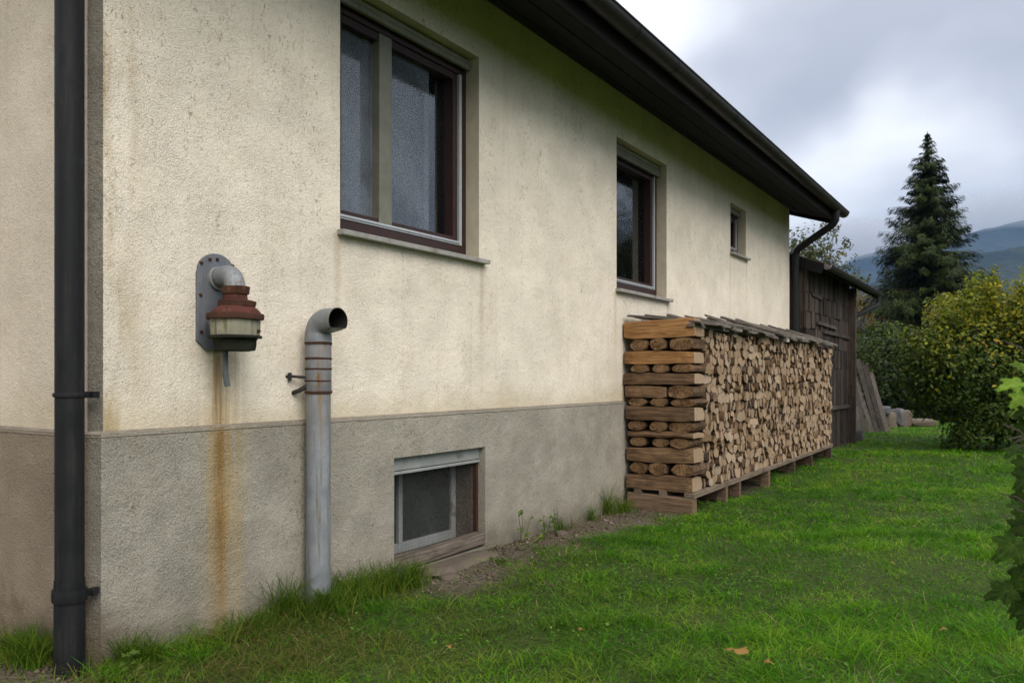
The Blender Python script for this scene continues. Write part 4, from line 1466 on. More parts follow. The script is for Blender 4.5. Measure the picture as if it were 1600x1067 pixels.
# ------------------------------------------------------------------ wooden shed
SX0, SX1, SY = 12.50, 15.92, 2.86
shed = thing('wooden_shed', (SX0, SY, -.05), 'dark weathered wooden shed joined to the far end of the house', 'shed')
mb = MB()
mb.box(SX0 + .03, SY + .03, -.2, SX1 - .03, 6.5, 2.82)
mb.build('inner_wall', 'shed_wood', shed)
rows_ = ((-.12, .62), (.62, 1.30), (1.30, 1.62), (1.62, 1.90), (1.90, 2.16), (2.16, 2.44), (2.44, 2.88))
for r, (za, zb) in enumerate(rows_):
    xx = SX0
    while xx < SX1 - .02:
        w = min(random.uniform(.09, .22), SX1 - xx)
        MB().box(xx + .004, SY - random.uniform(0, .022), za + random.uniform(0, .02), xx + w - .004, SY + .028, zb + random.uniform(-.01, .02)).build('board', 'shed_wood', shed)
        xx += w
    yy = SY + .035
    while yy < 4.2:      # near end of the shed
        w = random.uniform(.16, .26)
        MB().box(SX0 - random.uniform(0, .02), yy + .004, za, SX0 + .028, yy + w - .004, zb).build('board', 'shed_wood', shed)
        yy += w
for xa, xb_, zz in ((12.8, 13.5, 2.44), (13.6, 15.8, 1.90), (13.2, 14.6, 2.02), (12.6, 15.8, .64)):
    MB().beam((xa, SY - .032, zz), (xb_, SY - .032, zz - .02), .02, .055, jit=.006).build('batten', 'shed_rail', shed)
MB().beam((SX1 - .08, SY - .06, -.15), (SX1 - .08, SY - .06, 2.80), .15, .13, up=(1, 0, 0), jit=.008).build('corner_post', 'shed_wood', shed, bevel=.01)
EX0, EX1, SEY, SEZ = 12.44, 17.35, 2.60, 2.86
mb = MB()
sl = math.tan(R(20))
mb._add([(EX0, SEY - .02, SEZ), (EX1, SEY - .02, SEZ), (EX1, 5.2, SEZ + 2.6 * sl), (EX0, 5.2, SEZ + 2.6 * sl),
         (EX0, SEY - .02, SEZ - .06), (EX1, SEY - .02, SEZ - .06), (EX1, 5.2, SEZ + 2.6 * sl - .06), (EX0, 5.2, SEZ + 2.6 * sl - .06)],
        ((0, 1, 2, 3), (7, 6, 5, 4), (0, 4, 5, 1), (1, 5, 6, 2), (2, 6, 7, 3), (3, 7, 4, 0)))
mb._add([(EX0, 5.2, SEZ + 2.6 * sl), (EX1, 5.2, SEZ + 2.6 * sl), (EX1, 7.6, SEZ + .1), (EX0, 7.6, SEZ + .1)], ((0, 1, 2, 3),))
mb.build('roof', 'tile', shed)
MB().beam((EX0 + .01, SEY, SEZ - .09), (EX0 + .01, 4.6, SEZ - .09 + 2.0 * sl), .04, .15).build('barge_board', 'soffit', shed)
MB().box(EX0, SEY, SEZ - .12, EX1, SEY + .03, SEZ - .062).build('fascia', 'soffit', shed)
gs = half_round(EX0, EX1 + .05, SEY - .07, SEZ - .05, .062, shed, 'gutter')
mb = MB()
mb.tube(bent([(EX1 - .25, SEY - .07, SEZ - .10), (EX1 - .25, SEY - .07, SEZ - .28), (SX1 + .06, SY + .02, SEZ - .62), (SX1 + .06, SY + .02, .0)], .09), .042, 12)
mb.build('downpipe', 'pipe_dark', shed, smooth=True)

# planks leaning on the shed's far corner
lean = [(1344, 683, 1336, 636, .09), (1353, 678, 1335, 602, .10), (1363, 674, 1337, 588, .085), (1371, 671, 1340, 562, .11), (1380, 667, 1351, 570, .09), (1389, 663, 1360, 582, .08)]
wher = ['stubby beside the shed post', 'second from the shed post', 'third from the shed post', 'tallest of all', 'second from the right', 'farthest right']
for k, (pxb, pyb, pxt, pyt, w) in enumerate(lean):
    tb = (CAM_Z + .06) * F_PX / (pyb - HORIZON)
    tb = min(max(tb, 16.2), 17.6)
    ub, ut = (pxb - 800) / F_PX, (pxt - 800) / F_PX
    pb = Vector((tb * (CA + SA * ub), tb * (SA - CA * ub), -.10))
    tt = tb + .55
    pt = Vector((tt * (CA + SA * ut), tt * (SA - CA * ut), CAM_Z + (HORIZON - pyt) / F_PX * tt))
    mb = MB(); mb.beam(pb, pt, w, .03, up=(1, .3, .2), jit=.012)
    o_ = mb.build('leaning_plank', 'board_z', None, origin=pb)
    tag(o_, 'old grey plank leaning on the shed corner, %s' % wher[k], 'plank', 'planks leaning on the shed')


# ------------------------------------------------------------------ stones
def stone(name, c, size, mat, label, cat='stone', seed=0, group=None):
    import bmesh
    bm = bmesh.new()
    bmesh.ops.create_icosphere(bm, subdivisions=3, radius=1)
    for v in bm.verts:
        n_ = mnoise.fractal(v.co * 1.3 + Vector((seed * 9, 0, 0)), 1, 2, 4)
        co = Vector([math.copysign(abs(q) ** .55, q) for q in v.co])
        co *= 1 + .16 * n_
        v.co = Vector((co.x * size[0], co.y * size[1], co.z * size[2]))
    me = bpy.data.meshes.new(name)
    bm.to_mesh(me); bm.free()
    me.materials.append(M[mat])
    o_ = bpy.data.objects.new(name, me)
    COL.objects.link(o_)
    o_.location = c
    o_.rotation_euler = (0, 0, seed * 1.3)
    tag(o_, label, cat, group)
    return o_


o_ = stone('stone_slab', (3.93, 2.93, .015), (.40, .10, .035), 'stone', 'flat brown stone slab lying under the basement window', seed=0)
stone('stone', (3.62, 2.80, .01), (.06, .05, .03), 'stone', 'small brown stone on bare soil by the basement window', seed=2)
stone('stone', (5.05, 2.86, .02), (.05, .04, .028), 'stone', 'small stone on bare soil along the wall foot', seed=3)


def on_ground(px, t_, z=0):
    u_ = (px - 800) / F_PX
    return (t_ * (CA + SA * u_), t_ * (SA - CA * u_), z)


stone('stone_block', on_ground(1380, 19.0, .36), (.13, .16, .11), 'pale_stone', 'pale squarish block on top of the garden rubble behind planks', seed=5)
stone('stone_block', on_ground(1382, 19.3, .08), (.26, .3, .24), 'stone', 'grey-brown block low behind the leaning planks', seed=6)
stone('stone_block', on_ground(1403, 19.6, .16), (.11, .15, .22), 'pale_stone', 'upright bluish pale stone at the end of the lawn', seed=7)
stone('stone_block', on_ground(1412, 19.8, .10), (.12, .2, .24), 'stone', 'brown stone next to the upright pale stone', seed=8)
stone('stone_block', on_ground(1437, 20.2, .0), (.42, .2, .10), 'stone', 'long low brown stone edging the lawn before the shrubs', seed=9)
stone('stone_block', on_ground(1341, 15.4, .02), (.09, .09, .12), 'pale_stone', 'rough stone at the foot of the shed post', seed=11)


# ------------------------------------------------------------------ foliage
def leaf_quads(pts, nrm, size, aspect=.55, bend=.25, droop=None):
    """one folded leaf (4 verts, 2 triangles) per point"""
    n = len(pts)
    t1 = np.cross(nrm, rng.normal(size=(n, 3)))
    t1 /= np.linalg.norm(t1, axis=1, keepdims=True) + 1e-9
    if droop is not None:
        t1 += droop
        t1 /= np.linalg.norm(t1, axis=1, keepdims=True) + 1e-9
    t2 = np.cross(nrm, t1)
    t2 /= np.linalg.norm(t2, axis=1, keepdims=True) + 1e-9
    s = (size * rng.uniform(.6, 1.3, n))[:, None]
    v = np.empty((n, 4, 3))
    v[:, 0] = pts - t1 * s * .5
    v[:, 1] = pts + t2 * s * aspect * .5 + nrm * s * bend * .4
    v[:, 2] = pts + t1 * s * .5
    v[:, 3] = pts - t2 * s * aspect * .5 + nrm * s * bend * .4
    b_ = np.arange(n)[:, None] * 4
    f = np.concatenate([b_ + np.array([[0, 1, 2]]), b_ + np.array([[0, 2, 3]])])
    return v.reshape(-1, 3), f


def unit(n):
    d_ = rng.normal(size=(n, 3))
    return d_ / np.linalg.norm(d_, axis=1, keepdims=True)


def crown_points(lobes, n, shell=.45):
    """points through overlapping lobes, denser near their skins"""
    vol = np.array([l[3] * l[4] * l[5] for l in lobes]) ** .75
    pick = rng.choice(len(lobes), n, p=vol / vol.sum())
    L = np.array(lobes)[pick]
    d_ = unit(n)
    r_ = 1 - rng.random(n) ** 1.6 * (1 - shell * .4)
    clump = np.array([mnoise.noise(Vector(q) * 2.6 + Vector((i_ * 3.1, 0, 0))) for q, i_ in zip(d_, pick)])
    r_ = r_ * (1 + .22 * clump)
    p_ = L[:, :3] + d_ * L[:, 3:6] * r_[:, None]
    return p_, d_


def shrub(name, label, c, lobes, n, size, mat, cat, top=None, group=None, trunk=None, aspect=.55, loose=26):
    o_ = thing(name, c, label, cat, group)
    lobes = list(lobes)
    for k in range(loose):
        l = random.choice(lobes[:12])
        q = Vector((random.gauss(0, 1), random.gauss(0, 1), random.gauss(.45, .8))).normalized()
        r0 = random.uniform(.13, .34) * min(l[3], 1.4)
        lobes.append((l[0] + q.x * l[3] * .98, l[1] + q.y * l[4] * .98, l[2] + q.z * l[5] * .98, r0, r0, r0 * random.uniform(.8, 1.6)))
    p_, d_ = crown_points(lobes, n)
    p_ += np.array(c)
    keep = p_[:, 2] > -.05
    p_, d_ = p_[keep], d_[keep]
    d_ = d_ + unit(len(d_)) * .8
    d_[:, 2] += .35
    d_ /= np.linalg.norm(d_, axis=1, keepdims=True)
    if top is not None:
        hmid, hw_, tmat = top
        hh = p_[:, 2] + rng.normal(size=len(p_)) * hw_
        up = hh > hmid
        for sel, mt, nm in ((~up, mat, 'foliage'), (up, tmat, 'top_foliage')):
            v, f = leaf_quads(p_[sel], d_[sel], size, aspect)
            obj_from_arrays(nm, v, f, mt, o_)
    else:
        v, f = leaf_quads(p_, d_, size, aspect)
        obj_from_arrays('crown', v, f, mat, o_)
    mb = MB()
    if trunk:
        h, r_, spread, nb = trunk
        mb.tube([(c[0], c[1], -.15), (c[0] + .05, c[1], h * .5), (c[0], c[1] + .05, h)], [r_, r_ * .75, r_ * .3], 8)
        for k in range(nb):
            l = random.choice(lobes)
            tip = Vector((c[0] + l[0] + random.uniform(-.8, .8) * l[3], c[1] + l[1] + random.uniform(-.8, .8) * l[4], c[2] + l[2] + random.uniform(-.3, .85) * l[5]))
            st_ = Vector((c[0], c[1], random.uniform(.25, .85) * h))
            md_ = st_.lerp(tip, .5) + Vector((0, 0, .12 * spread))
            mb.tube([st_, md_, tip], [r_ * .38, r_ * .22, r_ * .05], 5)
        mb.build('trunk', 'stem', o_, smooth=True)
    return o_


# big yellowing bush on the right of the lawn
bc = on_ground(1556, 13.4)
def aligned(lobes):
    return [(d_ * CA + r_ * SA, d_ * SA - r_ * CA, z_, w_, w_, h_) for r_, d_, z_, w_, h_ in lobes]


lob = [(0, 0, 1.1, 1.15, 1.0), (-.72, -.1, 1.3, .88, .8), (.6, 0, 1.5, 1.1, 1.0), (-.3, .1, 1.95, .8, .62), (.4, -.2, 2.15, .85, .58), (1.3, 0, 2.0, 1.1, .9), (1.4, 0, 1.0, 1.2, .95),
       (.15, -.3, .42, 1.05, .55), (.9, -.4, .42, 1.1, .55), (-.72, .2, .85, .62, .5), (.95, -.1, 2.45, .6, .5)]
lob += [(random.uniform(-.9, 1.6), random.uniform(-.7, .5), 2.15 + random.uniform(0, .45), .13, random.uniform(.3, .5)) for _ in range(22)]
lob += [(random.uniform(-1.35, -.7), random.uniform(-.6, .4), random.uniform(1.2, 1.9), .25, random.uniform(.2, .3)) for _ in range(9)]
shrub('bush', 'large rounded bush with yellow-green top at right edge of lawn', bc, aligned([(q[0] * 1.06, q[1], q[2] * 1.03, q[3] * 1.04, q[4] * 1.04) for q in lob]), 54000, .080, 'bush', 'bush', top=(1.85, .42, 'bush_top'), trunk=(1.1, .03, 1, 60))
# sprays standing out of the bush's top
# dark shrubs and hedge between shed and bush
shrub('shrub', 'dark spreading evergreen shrub beyond the leaning planks', on_ground(1408, 23.5), [(0, 0, 1.0, 1.3, 1.4, 1.1), (.2, 1.0, .9, 1.0, 1.0, .9), (-.3, -1.1, .9, 1.1, 1.1, 1.0), (.2, .2, 1.9, 1.0, 1.1, .7)],
      13000, .12, 'yew', 'shrub', trunk=(1.2, .08, 1, 14))
shrub('shrub', 'olive shrub between the shed downpipe and the spruce', on_ground(1352, 28), [(0, 0, 1.3, 1.4, 1.2, 1.3), (.2, .7, 2.0, 1.0, .9, .9), (-.2, -.8, 2.2, 1.0, .9, .8)], 8000, .14, 'bush', 'shrub', trunk=(1.6, .08, 1, 12))
shrub('shrub', 'dark low shrub behind the bush under the spruce', on_ground(1466, 25), [(0, 0, .9, 1.5, 1.4, 1.0), (.1, -1.2, 1.1, 1.3, 1.3, 1.1), (0, .6, 1.5, 1.2, 1.0, .8)], 10000, .12, 'yew', 'shrub', trunk=(1.2, .08, 1, 12))
shrub('shrub', 'rust-tinged shrub far behind the shed downpipe', on_ground(1345, 36), [(0, 0, 1.3, 1.5, 1.3, 1.2), (0, 1.2, 1.5, 1.2, 1.1, 1.0)], 4200, .16, 'autumn', 'shrub', trunk=(1.6, .08, 1, 12))
shrub('hedge', 'long dark hedge closing the garden behind the lawn', on_ground(1470, 42), [(k * .2, k * 1.6, 1.3, 1.3, 1.3, 1.4 + .3 * math.sin(k * 2.1)) for k in range(-7, 8)], 15000, .2, 'yew', 'hedge', trunk=(1.2, .08, 1, 10))
for lb_, xy_, hh_, mt_, nn_ in (('tall leafy tree out on the right, mirrored darkly in the tall window', (26.5, -5.8), 8.5, 'decid', 7000), ('leafy tree across the lawn, mirrored in the bottom of the large window', (17.0, -10.5), 4.6, 'decid', 5000),
                                ('second leafy tree across the lawn, right of the mirrored one', (21.0, -10.0), 5.4, 'yew', 5000)):
    shrub('broadleaf_tree', lb_, (xy_[0], xy_[1], 0), [(0, 0, hh_ * .62, 2.0, 2.0, hh_ * .36), (.9, .8, hh_ * .5, 1.6, 1.6, hh_ * .25), (-.9, -.9, hh_ * .48, 1.7, 1.7, hh_ * .26), (0, .9, hh_ * .3, 1.5, 1.5, hh_ * .2), (.6, -.9, hh_ * .3, 1.5, 1.5, hh_ * .2)],
          nn_, .26, mt_, 'tree', trunk=(hh_ * .7, .14, 1, 20))
# thin-leaved tree over the shed roof, sparse autumn trees
tc = on_ground(1270, 23.5)
shrub('thin_tree', 'small thin-leaved tree rising behind the shed roof', tc, [(0, 0, 4.9, 1.0, 1.0, .8), (.2, .7, 4.6, .8, .8, .7), (0, -.5, 4.3, .75, .8, .6), (0, -1.0, 3.9, .5, .5, .5), (0, .2, 4.0, .9, .9, .6)], 2600, .12, 'decid', 'tree', trunk=(4.6, .09, 1, 30))
shrub('thin_tree', 'sparse yellowing tree just right of the shed gutter', on_ground(1332, 38), [(0, 0, 4.6, 1.0, 1.0, 1.4), (.2, .5, 5.6, .6, .6, .7), (0, -.7, 3.9, .8, .8, .9)], 1100, .15, 'autumn', 'tree', trunk=(5.6, .08, 1, 34))
shrub('thin_tree', 'sparse brownish tree half hidden by the left of the spruce', on_ground(1362, 40), [(0, 0, 4.0, 1.1, 1.1, 1.4), (.2, .5, 4.9, .7, .7, .6), (0, -.7, 3.4, .8, .8, .9)], 1300, .15, 'autumn', 'tree', trunk=(5.0, .08, 1, 34))


# spruce
def spruce():
    c = Vector(on_ground(1449, 32))
    o_ = thing('spruce_tree', c, 'tall pointed dark spruce standing behind the yellowing bush', 'tree')
    H = 11.0
    mb = MB()
    mb.tube([(c.x, c.y, -.2), (c.x, c.y, H * .5), (c.x, c.y, H)], [.20, .11, .012], 8)
    P, N, S, D = [], [], [], []
    z = .5
    while z < H - .05:
        s = 1 - z / H
        rmax = 3.6 * s ** .86
        rmax = max(rmax, .10)
        nb = int(9 + 14 * s)
        for k in range(nb):
            an = random.uniform(0, 2 * math.pi)
            zb_ = z + random.uniform(-.36, .36) * min(1, s * 3)
            L = rmax * random.choice((random.uniform(.4, .8), random.uniform(.75, 1.0), random.uniform(.9, 1.25)))
            rise = .28 * (1 - s) - .10
            d_ = Vector((math.cos(an), math.sin(an), 0))
            m_ = max(5, int(L * 13))
            tipz = z + rise * L
            pts = []
            for q in range(m_ + 1):
                e = q / m_
                zz = zb_ + rise * L * e - .34 * L * e * (1 - e * .62) * (.4 + s)
                pts.append(c + d_ * (L * e) + Vector((0, 0, zz)))
            if L > .5:
                mb.tube([pts[0], pts[m_ // 2], pts[-1]], [.022 * s + .006, .014 * s + .004, .003], 4)
            for q in range(1, m_ + 1):
                e = q / m_
                side = Vector((-d_.y, d_.x, 0))
                wspread = .34 * L * (1 - e * .75) * .5 + .04
                for w_ in range(7 if L > .5 else 5):
                    off = random.uniform(-1, 1)
                    p_ = pts[q] + side * off * wspread + Vector((0, 0, -abs(off) * .07 - random.uniform(0, .26) * min(1, L * .6))) - d_ * abs(off) * .10
                    P.append(p_)
                    nn = Vector((random.gauss(0, .35), random.gauss(0, .35), 1)) + d_ * .5
                    N.append(nn.normalized())
                    dr = d_ * .8 + side * off * .8 + Vector((0, 0, -.6))
                    D.append(dr * 2.2)
                    S.append((.22 if L > .5 else .16) * random.uniform(.75, 1.3))
        z += .155 + .05 * s
    v, f = leaf_quads(np.array(P), np.array(N), np.array(S), .20, .15, np.array(D))
    obj_from_arrays('crown', v, f, 'spruce', o_)
    mb.build('trunk', 'stem', o_, smooth=True)


spruce()


# broad-leaved creeper hanging into the frame on the right
def maple_leaf():
    """lobed leaf outline in the XY plane, tip at +Y, about one unit long"""
    half = [(0, 0), (.10, -.06), (.30, -.05), (.40, .08), (.33, .20), (.52, .38), (.40, .46), (.24, .44), (.22, .66), (.10, .84), (0, 1.0)]
    return half


vine = thing('leafy_creeper', (0, 0, 0), 'dark broad-leaved creeper hanging in at the right edge of the photo', 'plant')
vc = Vector(on_ground(1615, 2.3))
vine.location = (vc.x, vc.y, 0)
mb = MB()
stems = []
for k, (px, t_, top_) in enumerate(((1622, 2.15, 1.40), (1640, 2.45, 1.30), (1612, 2.5, 1.05))):
    b0 = Vector(on_ground(px + 35, t_, 0))
    pts = [b0, Vector(on_ground(px + 12, t_, .45)), Vector(on_ground(px, t_, .85)), Vector(on_ground(px + 6, t_, top_))]
    mb.tube(pts, [.007, .006, .005, .003], 6)
    for q in range(7):
        e = random.uniform(.3, .98)
        p0 = pts[1].lerp(pts[3], e)
        tw_ = Vector((-SA, CA, 0)) * random.uniform(.04, .13) + Vector((0, 0, random.uniform(-.08, .10)))
        mb.tube([p0, p0 + tw_ * .6 + Vector((0, 0, .015)), p0 + tw_], [.003, .0025, .0015], 5)
mb.build('stem', 'stem', vine, smooth=True)
half = maple_leaf()
leaves = [  # px, py, depth, size in m, direction of tip in the picture (deg, 0 = right, 90 = up), light?
    (1590, 598, 2.1, .055, 178, 1), (1597, 620, 2.2, .045, 205, 1), (1602, 640, 2.3, .05, 190, 1), (1596, 572, 2.4, .04, 150, 1), (1603, 664, 2.2, .045, 230, 0),
    (1590, 700, 2.0, .05, 185, 0), (1600, 722, 2.3, .05, 215, 0), (1606, 745, 2.1, .06, 200, 0), (1598, 772, 2.4, .05, 240, 0), (1607, 800, 2.2, .065, 215, 0),
    (1598, 822, 2.1, .06, 195, 0), (1585, 850, 1.9, .07, 198, 0), (1603, 870, 2.2, .06, 250, 0), (1594, 866, 2.0, .03, 220, 1), (1602, 895, 2.1, .07, 220, 0),
    (1576, 922, 1.95, .062, 184, 0), (1592, 908, 2.0, .06, 235, 0), (1584, 938, 2.05, .055, 275, 0), (1606, 930, 2.3, .07, 230, 0), (1610, 780, 2.5, .065, 170, 0), (1612, 700, 2.5, .06, 170, 0),
    (1614, 850, 2.4, .075, 160, 0), (1610, 605, 2.4, .05, 200, 0), (1606, 585, 2.2, .035, 100, 1), (1612, 640, 2.2, .06, 180, 0), (1604, 690, 2.3, .04, 300, 0), (1566, 915, 2.1, .04, 160, 0),
    (1605, 958, 2.2, .06, 215, 0), (1611, 900, 2.3, .07, 190, 0), (1592, 790, 2.3, .035, 160, 0)]


def leaf_mesh(seed, mat):
    """lobed, toothed, drooping leaf in its own XY plane, tip at +Y, stalk joint at the origin"""
    rr = random.Random(seed)
    nA, nR = 56, 5
    vs, fs = [], []
    def radius(th):
        r_ = .30
        for c0, w0, a0 in ((0, .42, .72), (.95, .36, .46), (-.95, .36, .46), (1.95, .42, .26), (-1.95, .42, .26)):
            r_ += a0 * math.exp(-((th - c0) / w0) ** 2)
        return r_ * min(1, (math.pi - abs(th)) / .45 + .12)
    for q in range(nA):
        th = -math.pi + 2 * math.pi * q / nA
        rad_ = radius(th) * (1 + (.055 if q % 2 else -.045) + rr.uniform(-.025, .025))
        for k_ in range(nR):
            e = (k_ + 1) / nR
            x_, y_ = math.sin(th) * rad_ * e, math.cos(th) * rad_ * e
            z_ = -.20 * (x_ * x_ + y_ * y_) + .12 * abs(x_) - .10 * max(0, y_ - .4) ** 2 + .030 * math.sin(x_ * 9 + seed) * math.cos(y_ * 8) + .02 * math.cos(th * 5) * e
            vs.append((x_, y_, z_))
    vs.append((0, 0, 0))
    c0 = len(vs) - 1
    for q in range(nA):
        a_, b_ = q * nR, ((q + 1) % nA) * nR
        fs.append((c0, b_, a_))
        for k_ in range(nR - 1):
            fs.append((a_ + k_, b_ + k_, b_ + k_ + 1, a_ + k_ + 1))
    # stalk
    o0 = len(vs)
    for e in (0, .5, 1.0):
        for q in range(4):
            an_ = q * math.pi / 2
            vs.append((.014 * math.cos(an_), -.75 * e, -.02 + .014 * math.sin(an_) - .18 * e * e))
    for e in range(2):
        for q in range(4):
            a_, b_ = o0 + e * 4 + q, o0 + e * 4 + (q + 1) % 4
            fs.append((a_, b_, b_ + 4, a_ + 4))
    me = bpy.data.meshes.new('leaf')
    me.from_pydata(vs, [], fs)
    me.materials.append(M[mat])
    me.shade_smooth()
    return me


def creeper_mat(name, c0, c1, vein):
    m, t, b = material(name)
    p = t.objco()
    x, y, z = t.sep(p)
    ax = t.math('ABSOLUTE', x)
    rnd = t.objrand()
    off = t.n('ShaderNodeVectorMath', operation='ADD')
    t.link(p, off.inputs[0]); t.link(t.mul(rnd, 31.0), off.inputs[1])
    n = t.noise(off.outputs[0], 3.2, 5, 0.6)
    c = t.mix(t.smooth(n, 0.3, 0.7), c0, c1)
    c = t.mix(t.smooth(t.noise(off.outputs[0], 7, 4, 0.7), 0.66, 0.74, 0.0, 0.8), c, (0.16, 0.10, 0.03))
    mid_ = t.smooth(ax, 0.022, 0.006)
    rib = None
    for sl in (0.62, 2.6, -2.2):
        d_ = t.math('ABSOLUTE', t.sub(y, t.mul(ax, sl)))
        q = t.smooth(d_, 0.022 * math.hypot(1, sl), 0.006)
        rib = q if rib is None else t.math('MAXIMUM', rib, q)
    fine = t.smooth(t.math('ABSOLUTE', t.math('SINE', t.mul(t.sub(y, t.mul(ax, 0.8)), 26.0))), 0.22, 0.05, 0, 0.45)
    v = t.math('MAXIMUM', t.math('MAXIMUM', mid_, rib), fine)
    c = t.mix(t.mul(v, 0.6), c, vein)
    c = t.mix(1.0, c, t.lin(rnd, 0, 1, 0.65, 1.35), 'MULTIPLY')
    finish(t, b, c, 0.7, t.bump(t.add(t.mul(v, -0.6), t.mul(n, 0.5)), 0.5, 0.02), spec=0.06)
    tr = t.n('ShaderNodeBsdfTranslucent')
    t.link(c, tr.inputs[0])
    mx = t.n('ShaderNodeMixShader')
    mx.inputs[0].default_value = 0.3
    t.link(b.outputs[0], mx.inputs[1]); t.link(tr.outputs[0], mx.inputs[2])
    t.link(mx.outputs[0], m.node_tree.nodes['Material Output'].inputs[0])
    return m


M['vine'] = creeper_mat('creeper_leaf', (0.011, 0.028, 0.003), (0.027, 0.056, 0.006), (0.085, 0.125, 0.025))
M['vine_light'] = creeper_mat('young_creeper_leaf', (0.07, 0.14, 0.015), (0.15, 0.24, 0.025), (0.24, 0.30, 0.08))
protos = {mt_: [leaf_mesh(sd0, mt_) for sd0 in (1, 2, 3)] for mt_ in ('vine', 'vine_light')}
from mathutils import Matrix
vloc = world_loc(vine)
for px, py, t_, sz, an, lt in leaves:
    u_, v_ = (px - 800) / F_PX, (HORIZON - py) / F_PX
    base = Vector((t_ * (CA + SA * u_), t_ * (SA - CA * u_), CAM_Z + v_ * t_))
    right, up_, fwd = Vector((SA, -CA, 0)), Vector((0, 0, 1)), Vector((CA, SA, 0))
    a_ = R(an)
    tip = (right * math.cos(a_) + up_ * math.sin(a_) - fwd * random.uniform(-.3, .5) - up_ * .25).normalized()
    nrm = (-fwd * random.uniform(.1, .9) + up_ * random.uniform(.3, 1.0) + right * random.uniform(-.5, .4))
    nrm = (nrm - tip * nrm.dot(tip)).normalized()
    sd_ = tip.cross(nrm)
    o_ = bpy.data.objects.new('leaf', random.choice(protos['vine_light' if lt == 1 else 'vine']))
    COL.objects.link(o_)
    o_.parent = vine
    k_ = sz * random.uniform(.85, 1.05)
    o_.matrix_local = Matrix.Translation(base - vloc) @ Matrix((sd_, tip, nrm)).transposed().to_4x4() @ Matrix.Scale(k_, 4)


# ------------------------------------------------------------------ grass
def blades(px_, py_, h, w, lean, curl, segs):
    """ribbons: base points (N), heights, widths -> verts, quads+tip as degenerate-free triangles"""
    n = len(px_)
    an = rng.uniform(0, 2 * np.pi, n)
    fa = rng.uniform(0, 2 * np.pi, n)
    z0 = gz(px_, py_) - .005
    ox, oy = np.cos(an) * lean * h, np.sin(an) * lean * h
    sx, sy = np.cos(fa) * w * .5, np.sin(fa) * w * .5
    V = np.empty((n, 2 * segs + 1, 3))
    for k in range(segs):
        e = k / segs
        bx = px_ + ox * e ** 1.7
        by = py_ + oy * e ** 1.7
        bz = z0 + h * (e - curl * e * e)
        ww = 1 - e * .55
        V[:, 2 * k] = np.stack([bx - sx * ww, by - sy * ww, bz], -1)
        V[:, 2 * k + 1] = np.stack([bx + sx * ww, by + sy * ww, bz], -1)
    V[:, 2 * segs] = np.stack([px_ + ox, py_ + oy, z0 + h * (1 - curl)], -1)
    tris = []
    for k in range(segs - 1):
        tris += [(2 * k, 2 * k + 1, 2 * k + 3), (2 * k, 2 * k + 3, 2 * k + 2)]
    tris.append((2 * segs - 2, 2 * segs - 1, 2 * segs))
    b_ = (np.arange(n) * (2 * segs + 1))[:, None, None]
    F = (b_ + np.array(tris)[None]).reshape(-1, 3)
    return V.reshape(-1, 3), F


def fnoise(x, y, s, seed):
    """cheap smooth 2-D noise, about 0..1"""
    r_ = np.random.default_rng(seed)
    out_ = np.zeros_like(x)
    for k in range(7):
        a_ = r_.uniform(0, 2 * np.pi)
        f_ = s * r_.uniform(.6, 1.8)
        out_ += np.sin((x * np.cos(a_) + y * np.sin(a_)) * f_ + r_.uniform(0, 6.28))
    return .5 + out_ / 7


def lawn():
    VV, FF, off = [], [], 0
    # (t range, blades per m2, width, height)
    for (ta, tb, dens, w, h, segs) in ((2.75, 4.2, 7800, .0036, .036, 4), (4.2, 6.2, 5200, .0046, .035, 3), (6.2, 9.5, 2600, .0068, .036, 3), (9.5, 15, 1100, .011, .038, 2), (15, 24, 420, .018, .042, 2)):
        umax = .70
        area = umax * 2 * (tb * tb - ta * ta) / 2
        n = int(area * dens)
        t_ = np.sqrt(rng.uniform(ta * ta, tb * tb, n))
        u_ = rng.uniform(-.70, .70, n)
        x = t_ * (CA + SA * u_)
        y = t_ * (SA - CA * u_)
        keep = (y < PY - .01) | (x < X0 - .03)
        keep &= ~((x > SX0 - .1) & (x < SX1 + .1) & (y > SY - .08))
        n1 = fnoise(x, y, 3.0, 3)
        n2 = fnoise(x, y, 9.0, 5)
        # bare strip along the wall beyond the basement window, and under the rack
        edge = np.where(x > 6.35, 2.47, 2.60) + .26 * (n1 - .5) + .26 * (n2 - .5)
        bare = (x > 3.40) & (x < 13.0) & (y > edge)
        keep &= ~(bare & (rng.random(n) < .93))
        bare2 = (x < 1.60 + .06 * (n2 - .5)) & (y > 2.93) & (y < 3.7) & (x > .9)
        keep &= ~(bare2 & (rng.random(n) < .88))
        # thinner, patchy places
        keep &= rng.random(n) < np.clip(.62 + .75 * (n2 - .25), .35, 1)
        x, y, n1, n2 = x[keep], y[keep], n1[keep], n2[keep]
        n = len(x)
        hh = h * rng.uniform(.5, 1.4, n) * (.65 + .6 * n1) * (1 + 1.1 * np.clip(fnoise(x, y, 14.0, 11) - .62, 0, .3) / .3)
        hh *= np.where((y > 2.80) & (x < 3.5) & (x > 1.6), 1.5, 1.0)
        lean = rng.uniform(.3, 2.3, n)
        v, f = blades(x, y, hh, w * rng.uniform(.7, 1.4, n), lean, rng.uniform(.05, .65, n), segs)
        VV.append(v); FF.append(f + off); off += len(v)
    o_ = obj_from_arrays('lawn_grass', np.concatenate(VV), np.concatenate(FF), 'grass')
    tag(o_, 'short rough green grass of the lawn beside the house', 'grass', kind='stuff')


lawn()


